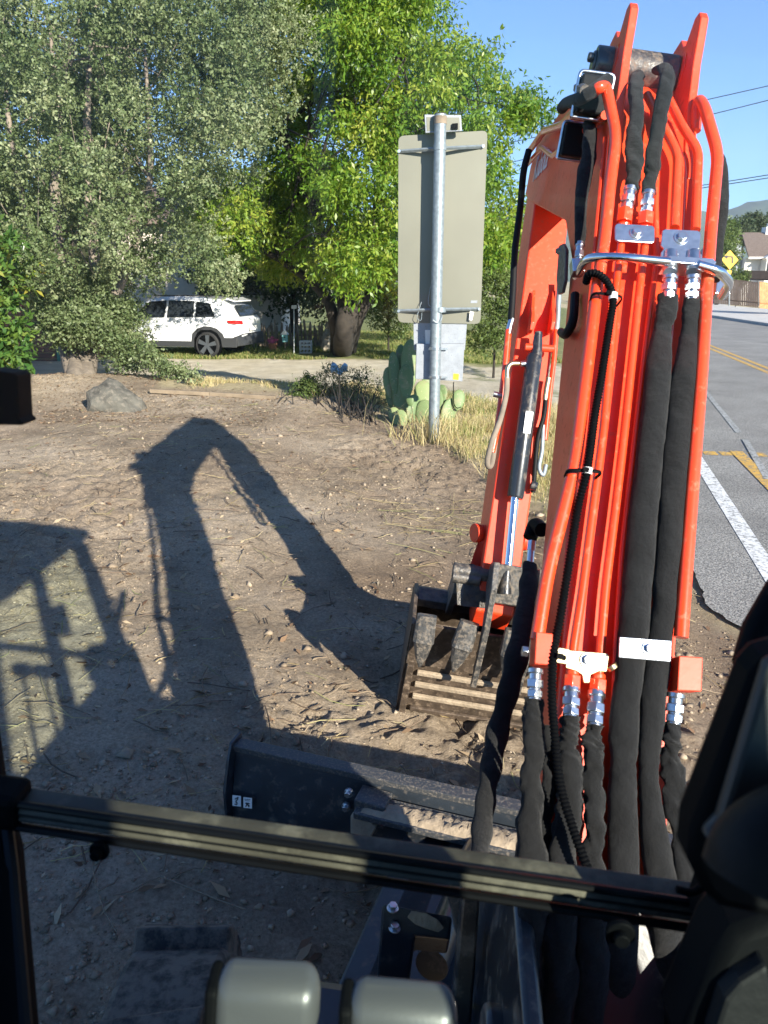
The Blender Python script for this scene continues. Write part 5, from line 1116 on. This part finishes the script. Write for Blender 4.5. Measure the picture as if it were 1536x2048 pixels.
glas([(-.25, gy(1.1)-.0, 1.12), (.35, gy(1.1), 1.10), (.35, gy(1.5), 1.52), (-.05, gy(1.45), 1.46)]); glas([(.42, gy(1.1), 1.10), (1.22, gy(1.1), 1.09), (1.20, gy(1.52), 1.54), (.42, gy(1.52), 1.53)]); glas([(1.29, gy(1.1), 1.09), (2.30, gy(1.1), 1.08), (1.82, gy(1.5), 1.50), (1.27, gy(1.52), 1.54)])
b = MB(); b.prism([K(-.66, W2-.52, 1.40), K(-.66, W2+.52, 1.40), K(-.86, W2+.62, 1.10), K(-.86, W2-.62, 1.10)], -cf*.03 + Vector((0, 0, .02))); b.build('rear_window', 'car_glass', CAR, 0, .005)
b = MB(); b.prism([K(x, 0, z) for x, z in ((-.86, .30), (-.42, .30), (-.40, .52), (-.30, .68), (-.14, .76), (.14, .76), (.30, .68), (.40, .52), (.42, .30), (2.34, .30), (2.38, .56), (2.5, .70), (2.7, .77), (2.95, .72), (3.1, .55), (3.14, .32), (3.45, .34), (3.48, .46), (3.2, .56), (3.12, .76), (2.95, .84), (2.7, .87), (2.45, .83), (2.30, .66), (2.24, .45), (.50, .45), (.46, .66), (.30, .80), (.1, .86), (-.1, .86), (-.30, .80), (-.46, .66), (-.50, .56), (-.88, .56))], cr*.04 - Vector((0, 0, 0))); cl_ = b.build('lower_cladding', 'car_cladding', CAR, 0, .01)
cl_.location = -cr*.012
b = MB(); b.prism([K(-.95, .30, .34), K(-.90, .04, .34), K(-.88, .0, .60), K(-.95, .28, .66), K(-.97, W2*2-.28, .66), K(-.88, W2*2, .60), K(-.90, W2*2-.04, .34), K(-.95, W2*2-.3, .34)], cf*.12 + Vector((0, 0, -.03))); b.build('rear_bumper', 'car_cladding', CAR, 0, .01)
b = MB(); b.prism([K(-.93, .32, .98), K(-.84, .06, 1.0), K(-.62, -.01, 1.0), K(-.66, -.01, .95), K(-.84, .03, .93), K(-.95, .30, .91)], Vector((0, 0, .03))); b.build('tail_light', 'tail_red', CAR, 0, .004)
b = MB(); b.prism([K(-.975, W2-.24, .72), K(-.975, W2+.24, .72), K(-.965, W2+.24, .84), K(-.965, W2-.24, .84)], -cf*.012); b.build('number_plate', 'white_wall', CAR, 0)
b = MB(); b.prism([K(-.70, W2-.55, 1.50), K(-.70, W2+.55, 1.50), K(-.45, W2+.6, 1.585), K(-.45, W2-.6, 1.585)], Vector((0, 0, .03))); b.build('roof_spoiler', 'car_white', CAR, 0, .006)
b = MB(); b.tube([K(-.1, .26, 1.66), K(1.7, .26, 1.67)], .018, 8); b.build('roof_rail', 'car_cladding', CAR)
for x in (0, 2.70):
    b = MB(); b.cyl(K(x, .02, WR+.03), K(x, -.010, WR+.03), .44, 32); b.build('wheel_arch', 'black_plastic', CAR, 30)
    c = K(x, -.02, WR); T = MB(); prof_t = [(.0, WR*.80), (.0, WR*.93), (.03, WR), (.19, WR), (.22, WR*.93), (.22, WR*.7)]
    n = 32
    for (y_, r_t) in prof_t:
        for k in range(n): a = 2*math.pi*k/n; T.v.append(c + cr*(y_-.05) + cf*math.cos(a)*r_t + Vector((0, 0, math.sin(a)*r_t)))
    for i in range(len(prof_t)-1):
        for k in range(n): T.f.append((i*n+k, i*n+(k+1) % n, (i+1)*n+(k+1) % n, (i+1)*n+k))
    wh = T.build('wheel', 'tyre', CAR, 40)
    b = MB(); b.cyl(c + cr*.03, c + cr*.05, WR*.79, 32); b.build('wheel_well', 'black_plastic', wh)
    b = MB()
    for k in range(5):
        a = 2*math.pi*k/5 + .3; d1 = cf*math.cos(a) + Vector((0, 0, math.sin(a))); d2 = cf*-math.sin(a) + Vector((0, 0, math.cos(a)))
        b.prism([c - cr*.045 + d1*.05 + d2*.05, c - cr*.045 + d1*WR*.76 + d2*.085, c - cr*.045 + d1*WR*.76 - d2*.085 + d2*.05, c - cr*.045 + d1*.05 - d2*.03], cr*.03)
    b.cyl(c - cr*.05, c - cr*.01, .055, 16); b.build('rim', 'rim', wh, 0)
    b = MB(); b.cyl(c + cr*1.55, c + cr*1.78, WR, 28); b.build('wheel', 'tyre', CAR)
b = MB(); b.abox(-.1, .1, -.05, .05, -.06, .07) if False else b.box(K(2.15, -.10, 1.12), cf*.06, cr*.10, (0, 0, .07)); b.build('door_mirror', 'car_white', CAR, 0, .02)
for x in (1.28, .36):
    b = MB(); b.box(K(x-.18, -.012, .93), cf*.10, cr*.012, (0, 0, .014)); b.build('door_handle', 'car_white', CAR, 0, .004)
# ---- stake fence, stump, crate, pots behind the drive
S_ = []
fa, fb_ = ground(498, 704), ground(668, 702); T = empty('stake_fence', fa, 'old fence of uneven split stakes in the shade behind the white car', 'fence')
fa = fa + Vector((0, 1.2, 0)); fb_ = fb_ + Vector((0, 1.2, 0)); r = np.random.default_rng(8); nst = 34
for k in range(nst):
    c = fa.lerp(fb_, k/(nst-1)) + Vector((r.normal()*.02, r.normal()*.05, 0)); c.z = float(Hs(c.x, c.y)); h = .62 + r.random()*.28; w_ = .03 + r.random()*.02; a = r.normal()*.05
    b = MB(); b.tube([c, c + Vector((a, 0, h*.9)), c + Vector((a*1.1, 0, h))], [w_, w_*.9, w_*.4], 6); b.build('stake', 'stake_wood', T, 0)
b = MB(); b.tube([fa + Vector((0, -.03, .4)), fb_ + Vector((0, -.03, .4))], .02, 6); b.build('rail', 'stake_wood', T)
g = ground(660, 702); b = MB(); r = np.random.default_rng(9); n = 18
for i, (z, rr) in enumerate(((-.1, .34), (.08, .29), (.3, .25), (.48, .22), (.55, .17))):
    for k in range(n): a = 2*math.pi*k/n; q = rr*(1 + .22*math.sin(a*3+1) + .10*r.normal()*.6); b.v.append(g + Vector((math.cos(a)*q, math.sin(a)*q, z + (.10*math.sin(a+.5) + .05*r.normal() if i > 2 else 0))))
for i in range(4):
    for k in range(n): b.f.append((i*n+k, i*n+(k+1) % n, (i+1)*n+(k+1) % n, (i+1)*n+k))
b.f.append(tuple(range(4*n, 5*n))); tag(b.build('tree_stump', 'stump_wood', None, 0), 'pale jagged tree stump beside the broadleaf trunk', 'stump')
g = ground(612, 706); cr_ = empty('milk_crate', g, 'grey plastic milk crate on the grass by the stake fence', 'crate')
for k in range(4):
    for j in range(4):
        a = math.pi/2*k; d = Vector((math.cos(a), math.sin(a), 0)); s = Vector((-d.y, d.x, 0))
    d = Vector((math.cos(math.pi/2*k), math.sin(math.pi/2*k), 0)); s = Vector((-d.y, d.x, 0)); b = MB()
    for z in (.02, .13, .24, .34): b.box(g + d*.17 + Vector((0, 0, z)), s*.17, d*.008, (0, 0, .018))
    for x in (-.16, -.05, .05, .16): b.box(g + d*.168 + s*x + Vector((0, 0, .18)), s*.012, d*.007, (0, 0, .175))
    b.build('crate_side', 'crate_grey', cr_, 0)
g = ground(546, 703); T = empty('flower_pot', g, 'terracotta pot with pink flowers behind the car', 'flower pot'); b = MB(); b.tube([g, g + Vector((0, 0, .2)), g + Vector((0, 0, .2)), g + Vector((0, 0, .25))], [.09, .13, .145, .145], 18); b.build('pot', 'terracotta', T)
V, F, rr = sprig_leaves([tuple(g + Vector((0, 0, .33)))], [.13], 40, 4, .05, .05, .7, shell=.2); fast('flowers', V, F, 'pink', T)
g = ground(571, 704); T = empty('bird_house', g, 'small pale teal bird house on a short stake behind the car', 'bird house'); b = MB(); b.box(g + Vector((0, 0, .42)), (.08, 0, 0), (0, .07, 0), (0, 0, .12)); bh = b.build('house_body', 'birdhouse_teal', T, 0, .004)
b = MB(); b.prism([g + Vector((-.12, -.10, .52)), g + Vector((.12, -.10, .52)), g + Vector((0, -.10, .66))], (0, .2, 0)); b.build('roof', 'white_wall', T, 0); b = MB(); b.cyl(g + Vector((0, -.071, .44)), g + Vector((0, -.075, .44)), .022); b.build('entry_hole', 'black_plastic', bh); b = MB(); b.cyl(g, g + Vector((0, 0, .31)), .02); b.build('stake', 'stake_wood', T)
g = ground(588, 708); T = empty('garden_light', g, 'slim garden lamp on a thin pole by the milk crate', 'garden light'); tp = P(588, 614, (g-CAM).dot(Vector((0, cp, -sp)))); b = MB(); b.cyl(g, tp, .016, 10); b.build('pole', 'crate_grey', T); b = MB(); b.box(tp, (.07, 0, 0), (0, .05, 0), (0, 0, .05)); b.build('lamp_head', 'crate_grey', T, 0, .01)
# ---- house left behind the oak: brown boarded door wall, yellow trim
hz = 19.5
def HP(u, v, z=hz): return P(u, v, z)
T = empty('garden_house', ground(70, 690), 'brown boarded outbuilding with yellow trim glimpsed behind the oak', 'house')
x0, x1 = HP(-260, 600).x, HP(112, 600).x; yb = HP(60, 600).y; zg = float(Hs(x0+2, yb)) - .1; zt = HP(60, 556).z
b = MB(); b.abox(x0, x1, yb, yb+5, zg, zt + .9); b.build('wall', 'yellow_trim', T, 0)
b = MB()
k = 0
while zg + k*.16 < zt: b.abox(x0+.2, x1-.16, yb-.05 - .0, yb-.01, zg + k*.16, zg + k*.16 + .145); k += 1
b.build('boarded_door', 'brown_siding', T, 0, .004)
b = MB(); b.abox(x1-.14, x1-.02, yb-.07, yb-.002, zg, zt+.1); b.build('door_trim', 'green_trim', T, 0)
b = MB(); b.prism([Vector((x0-.4, yb-.5, zt+.85)), Vector((x1+.4, yb-.5, zt+.85)), Vector((x1+.4, yb+2.5, zt+1.9)), Vector((x0-.4, yb+2.5, zt+1.9))], (0, 0, .12)); b.build('roof', 'shingle', T, 0)
# pale house behind the car
T = empty('pale_house', P(400, 640, 30), 'pale stucco house seen in scraps through the branches behind the white car', 'house')
ax, bx_ = P(230, 560, 30).x, P(560, 560, 30).x; yb = P(300, 560, 30).y; zt = P(300, 450, 30).z
b = MB(); b.abox(ax, bx_, yb, yb+7, -.2, zt); b.build('wall', 'stucco', T, 0)
b = MB(); b.prism([Vector((ax-.5, yb-.6, zt-.05)), Vector((bx_+.5, yb-.6, zt-.05)), Vector((bx_+.5, yb+3.5, zt+1.6)), Vector((ax-.5, yb+3.5, zt+1.6))], (0, 0, .15)); b.build('roof', 'shingle', T, 0)
for u in (420, 500):
    c = P(u, 560, 30); b = MB(); b.abox(c.x-.5, c.x+.5, yb-.02, yb+.02, c.z-.6, c.z+.6); wn = b.build('window', 'window_dark', T, 0); b = MB(); b.abox(c.x-.56, c.x+.56, yb-.03, yb-.021, c.z-.68, c.z-.6); b.build('sill', 'white_wall', wn, 0)
# ============================================================ RIGHT BACKGROUND
HZ = 72.0
def W(u, v, z=HZ): return P(u, v, z)
T = empty('bungalow', W(1500, 562), 'white bungalow with a brown shingled roof and chimney beyond the road bend', 'house')
y0 = W(1490, 540).y; gz_ = -.3
eL, ridge = W(1490, 517), W(1474, 471); px = lambda u, v: W(u, v)
b = MB(); b.abox(px(1488, 540).x, px(1760, 540).x, y0, y0+9, gz_, px(1490, 517).z); b.build('front_wall', 'white_wall', T, 0)
gl = [(px(1452, 540).x, px(1452, 510).z), (px(1473, 480).x, px(1473, 474).z), (px(1489, 540).x, px(1489, 517).z), (px(1489, 540).x, gz_), (px(1452, 540).x, gz_)]
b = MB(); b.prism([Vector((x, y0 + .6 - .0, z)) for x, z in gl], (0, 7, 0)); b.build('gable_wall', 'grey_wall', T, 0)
b = MB(); rl, rr2 = W(1472, 470, HZ+4.4), W(1760, 468, HZ+4.4); el, er = px(1487, 518), px(1760, 522)
b.add([Vector((el.x, y0-.7, el.z)), Vector((er.x, y0-.7, el.z)), Vector((rr2.x, y0+4.5, rl.z)), Vector((rl.x, y0+4.5, rl.z)), Vector((el.x, y0-.7, el.z+.18)), Vector((er.x, y0-.7, el.z+.18)), Vector((rr2.x, y0+4.5, rl.z+.18)), Vector((rl.x, y0+4.5, rl.z+.18))], [(0, 3, 2, 1), (4, 5, 6, 7), (0, 1, 5, 4), (2, 3, 7, 6), (1, 2, 6, 5), (0, 4, 7, 3)])
b.prism([Vector((rl.x-.15, y0+4.5, rl.z+.05)), Vector((px(1450, 512).x, y0+1.5, px(1450, 514).z)), Vector((px(1450, 512).x, y0+1.5, px(1450, 514).z-.15)), Vector((rl.x+.1, y0+4.5, rl.z-.15))], (0, .25, 0)); b.build('roof', 'shingle', T, 0)
b = MB(); b.abox(el.x, er.x, y0-.74, y0-.70, el.z-.02, el.z+.16); b.build('fascia', 'white_wall', T, 0)
# porch gable edge
b = MB(); b.prism([Vector((px(1512, 0).x, y0-1.6, px(1512, 517).z)), Vector((px(1560, 0).x, y0-1.6, px(1560, 490).z)), Vector((px(1560, 0).x, y0-1.6, px(1560, 497).z)), Vector((px(1516, 0).x, y0-1.6, px(1516, 521).z))], (0, .9, 0)); b.prism([Vector((px(1518, 0).x, y0-1.3, px(1518, 520).z)), Vector((px(1600, 0).x, y0-1.3, px(1560, 492).z)), Vector((px(1600, 0).x, y0-1.3, gz_)), Vector((px(1518, 0).x, y0-1.3, gz_))], (0, 1.2, 0)); b.build('porch', 'white_wall', T, 0)
for u0, u1, m in ((1520, 1525, 'window_dark'), (1527, 1534, 'grey_wall'), (1535, 1541, 'window_dark')):
    b = MB(); b.abox(px(u0, 0).x, px(u1, 0).x, y0-1.36, y0-1.305, px(0, 542).z, px(0, 521).z); b.build('shutter' if m == 'window_dark' else 'window', m, T, 0)
b = MB(); c = W(1529, 461, HZ+4.2); b.abox(c.x-.62, c.x+.62, y0+4, y0+5, c.z-.9, c.z+.25); b.abox(c.x-.35, c.x-.1, y0+4.2, y0+4.6, c.z+.25, c.z+.6); b.abox(c.x+.1, c.x+.35, y0+4.2, y0+4.6, c.z+.25, c.z+.5); b.build('chimney', 'white_wall', T, 0)
# fences
def fence(name, u0, v0t, v0b, u1, v1t, v1b, z0, z1, m, label, bw_=.14):
    a0, a1, c0, c1 = P(u0, v0t, z0), P(u0, v0b, z0), P(u1, v1t, z1), P(u1, v1b, z1); T = empty(name, a1, label, 'fence', 'timber fences beyond the road')
    L_ = (c1-a1).length; n = int(L_/bw_); b = MB(); d = (c1-a1).normalized(); nr = Vector((d.y, -d.x, 0)).normalized()
    for k in range(n):
        t0, t1 = k/n, (k+.93)/n; b.prism([a1.lerp(c1, t0), a1.lerp(c1, t1), a0.lerp(c0, t1), a0.lerp(c0, t0)], nr*.03)
    b.build('boards', m, T, 0); b = MB(); b.tube([a1.lerp(a0, .2)+nr*.05, c1.lerp(c0, .2)+nr*.05], .05, 4); b.build('rail', m, T, 0)
    b = MB(); b.tube([a0, c0], .05, 4); b.build('cap_rail', m, T, 0)
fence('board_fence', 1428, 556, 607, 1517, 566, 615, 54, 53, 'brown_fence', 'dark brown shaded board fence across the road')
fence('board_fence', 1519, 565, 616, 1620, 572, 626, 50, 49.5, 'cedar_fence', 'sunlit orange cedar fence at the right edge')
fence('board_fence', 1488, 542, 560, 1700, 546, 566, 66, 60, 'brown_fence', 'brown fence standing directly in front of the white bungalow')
# turn warning sign
dz_ = 47; T = empty('warning_sign', rd(1460, 612), 'yellow diamond left-turn arrow sign beside the raised boom', 'sign')
DP = lambda u, v, o=0: (lambda d: CAM + d*((P(1460, 520, dz_).y - o)/d.y))(ray(u, v))
b = MB(); b.prism([DP(u, v) for u, v in quadround([(1460, 500), (1477, 520), (1459, 539), (1443, 519)], 2)], (0, .03, 0)); dd = b.build('diamond_panel', 'sign_yellow', T, 0)
b = MB(); b.prism([DP(u, v, .012) for u, v in ((1463, 526), (1463, 515), (1455, 515), (1455, 518.5), (1447, 513.5), (1455, 509.5), (1455, 511.8), (1466, 512.5), (1466.5, 527))], (0, .01, 0)); b.build('arrow', 'label_ink', dd, 0)
b = MB(); b.prism([DP(u, v) for u, v in ((1454, 540), (1463, 541), (1462, 549), (1453, 548))], (0, .03, 0)); b.build('speed_plaque', 'sign_yellow', T, 0)
b = MB(); b.cyl(rd(1460, 612) - Vector((0, 0, .2)) if False else DP(1458, 612, -.06), DP(1460, 508, -.06), .035, 10); b.build('post', 'galvanised', T)
# power lines
def wire(u0, v0, u1, v1, z0, z1, label, ext=.8):
    a, c = P(u0, v0, z0), P(u1, v1, z1); d = c - a; a2, c2 = a - d*ext, c + d*ext; L_ = (c2-a2).length; pts = []
    for k in range(31):
        t = k/30; p = a2.lerp(c2, t); p.z -= 4*t*(1-t)*L_*.006; pts.append(p)
    b = MB(); b.tube(pts, .022, 6); tag(b.build('power_line', 'wire', None), label, 'power line', 'overhead power lines')
wire(1060, 268, 1536, 162, 46, 40, 'topmost power line against the sky right of the boom', 1.2)
wire(1100, 300, 1536, 193, 46, 40, 'second power line from the top right of the boom', 1.0)
wire(1200, 395, 1536, 343, 46, 40, 'upper wire of the low close pair above the hill', 1.2)
wire(1200, 399, 1536, 349, 46, 40, 'lower wire of the low close pair above the hill', 1.2)
# ============================================================ GROUND COVER
def scatter(n, x0, x1, y0, y1, ms=None, pw=1.0):
    x = x0 + (x1-x0)*rng.random(n); y = y0 + (y1-y0)*rng.random(n)**pw
    if ms is not None: k = rng.random(n) < ms(x, y); x, y = x[k], y[k]
    return x, y
# clods and stones
def clods(name, n, x0, x1, y0, y1, s0, s1, pw=1.3):
    x, y = scatter(n, x0, x1, y0, y1, lambda x, y: soilmask(x, y)*(.35 + .65*(vnoise(x*1.3, y*1.3, 77) > -.05)), pw); m = len(x); s = s0 + (s1-s0)*rng.random(m)**4
    z = Hd(x, y); base = np.array([[1, 0, 0], [-1, 0, 0], [0, 1, 0], [0, -1, 0], [0, 0, .62], [0, 0, -.6]], float)
    off_ = base[None]*(.4 + 1.0*rng.random((m, 6, 1)))*s[:, None, None]; th = rng.random(m)*6.28; c, s_ = np.cos(th), np.sin(th)
    X = off_[..., 0]*c[:, None] - off_[..., 1]*s_[:, None]; Y = off_[..., 0]*s_[:, None] + off_[..., 1]*c[:, None]
    V = np.stack([X + x[:, None], Y + y[:, None], off_[..., 2] + z[:, None] + s[:, None]*.15], -1).reshape(-1, 3)
    t = np.array([[0, 2, 4], [2, 1, 4], [1, 3, 4], [3, 0, 4], [2, 0, 5], [1, 2, 5], [3, 1, 5], [0, 3, 5]]); F = (np.arange(m)[:, None, None]*6 + t[None]).reshape(-1, 3)
    kind(fast(name, V, F, 'clod', None, np.repeat(rng.random(m), 8)), 'stuff')
clods('soil_clods', 42000, -5.5, 2.8, 2.2, 12, .003, .018)
clods('soil_clods', 9000, -1.8, 1.2, 1.0, 2.8, .003, .022, 1.0)
clods('soil_clods', 1300, -4, 2.6, 2.2, 10, .010, .045)
# leaf litter
def litter(name, n, x0, x1, y0, y1, l0, l1, m='litter', wd=.4, pw=1.4, msk=None):
    x, y = scatter(n, x0, x1, y0, y1, msk or (lambda x, y: soilmask(x, y)), pw); k = len(x); a = rng.random(k)*6.28; ax = np.stack([np.cos(a), np.sin(a), rng.normal(size=k)*.25], 1); l = l0 + (l1-l0)*rng.random(k)**2
    cen = np.stack([x, y, Hd(x, y) + .006], 1); ax = unit(ax); sdv = unit(np.cross(ax, np.array([0, 0, 1.]) + rng.normal(size=(k, 3))*.35)); nn = np.cross(sdv, ax); w_ = (l*wd)[:, None]; l = l[:, None]
    V = np.stack([cen - ax*l*.5, cen - ax*l*.1 + sdv*w_*.5 + nn*w_*.3, cen + ax*l*.5 + nn*w_*.2, cen - ax*l*.1 - sdv*w_*.5 + nn*w_*.3], 1).reshape(-1, 3)
    kind(fast(name, V, np.arange(k*4).reshape(k, 4), m, None, rng.random(k)), 'stuff')
litter('leaf_litter', 2600, -5.5, 2.6, 2.0, 12, .02, .07)
litter('leaf_litter', 260, -3, 1.5, 1.8, 6, .06, .12, wd=.3)
litter('leaf_litter', 5200, -8, -1.5, 9.5, 15, .02, .07)
# twigs and straw stalks
def stalks(name, n, x0, x1, y0, y1, l0, l1, rad, m, msk=None, pw=1.3, lift=.012, curve=.10):
    x, y = scatter(n, x0, x1, y0, y1, msk or (lambda x, y: soilmask(x, y)), pw); k = len(x); a = rng.random(k)*6.28; l = l0 + (l1-l0)*rng.random(k)**2
    d = np.stack([np.cos(a), np.sin(a)], 1); nrm = np.stack([-d[:, 1], d[:, 0]], 1); cv = rng.normal(size=k)*curve*l; V = []; rr = rad*(.6+.8*rng.random(k))
    for t in (-.5, -.17, .17, .5):
        q = np.stack([x, y], 1) + d*(t*l)[:, None] + nrm*((t*t*4)*cv*.5)[:, None]; z = Hd(q[:, 0], q[:, 1]) + lift*(1+rng.random(k)); rt = rr*(1-.4*abs(t))
        for (sx, sz) in ((-1, 0), (1, 0), (0, 1.4)): V.append(np.stack([q[:, 0] + nrm[:, 0]*sx*rt, q[:, 1] + nrm[:, 1]*sx*rt, z + sz*rt], 1))
    V = np.stack(V, 1); F = []
    for s in range(3):
        for j in range(3): F.append([s*3+j, s*3+(j+1) % 3, s*3+3+(j+1) % 3, s*3+3+j])
    F = (np.arange(k)[:, None, None]*12 + np.array(F)[None]).reshape(-1, 4); kind(fast(name, V.reshape(-1, 3), F, m, None, np.repeat(rng.random(k), 9)), 'stuff')
stalks('twigs', 1100, -5, 2.4, 2.0, 11, .06, .35, .0035, 'twig')
stalks('straw_stalks', 900, -4.5, 2.6, 2.2, 11.5, .05, .30, .002, 'dry_grass')
stalks('straw_stalks', 260, .0, 1.6, 5.5, 7.4, .15, .60, .0022, 'dry_grass', lambda x, y: np.exp(-(((x-.6)/.7)**2 + ((y-6.3)/.6)**2)))
# dry grass round the soil edge, tufts and a lawn beyond
def grassmask(x, y):
    m = 1 - soilmask(x, y); e = edge(y) - .15 - x; return m*ss(0, .3, e)
x, y = scatter(60000, -1.2, 3.2, 7.0, 14.5, lambda x, y: grassmask(x, y)*ss(13.8, 11, y)*(.25 + .75*(vnoise(x*2.2, y*2.2, 91) > -.02)))
kind(blades('dry_grass_tufts', x, y, .05, .26, .007, 'dry_grass', .6), 'stuff')
x, y = scatter(26000, -8, -.4, 10.5, 14.2, lambda x, y: grassmask(x, y)*(vnoise(x*1.6, y*1.6, 92) > .02)*.8)
kind(blades('dry_grass_tufts', x, y, .04, .16, .008, 'dry_grass', .7), 'stuff')
x, y = scatter(16000, 1.2, 3.2, 4.2, 9.5, lambda x, y: grassmask(x, y)*(.2 + .8*(vnoise(x*3, y*3, 93) > .05)))
kind(blades('verge_grass', x, y, .03, .14, .006, 'green_grass', .6), 'stuff')
x, y = scatter(52000, -6.5, 5, 20.7, 32, lambda x, y: (vnoise(x*.9, y*.9, 94) > -.22)*1.0, 1.4)
kind(blades('lawn_grass', x, y, .05, .16, .018, 'green_grass', .5), 'stuff')
x, y = scatter(9000, .2, 2.6, 9.5, 13.5, lambda x, y: (vnoise(x*2, y*2, 95) > .12)*grassmask(x, y))
kind(blades('green_grass_tufts', x, y, .05, .22, .008, 'green_grass', .5), 'stuff')
# long dry stalks round the post
x = pb_.x + rng.normal(size=260)*.28; y = pb_.y + rng.normal(size=260)*.22 - .05
kind(blades('dry_grass_tufts', x, y, .2, .55, .008, 'dry_grass', .55), 'stuff')

# ============================================================ AIR
b = MB(); b.abox(-2000, 2000, -120, 2150, -3, 320); hz_ = b.build('haze', 'wire', None, 0); kind(hz_, 'stuff')
m = bpy.data.materials.new('haze'); m.use_nodes = True; t = m.node_tree
for n in list(t.nodes):
    if n.type != 'OUTPUT_MATERIAL': t.nodes.remove(n)
v = t.nodes.new('ShaderNodeVolumePrincipled'); v.inputs['Color'].default_value = (.72, .84, 1, 1); v.inputs['Density'].default_value = .00022
t.links.new(v.outputs[0], [n for n in t.nodes if n.type == 'OUTPUT_MATERIAL'][0].inputs['Volume']); hz_.data.materials[0] = m
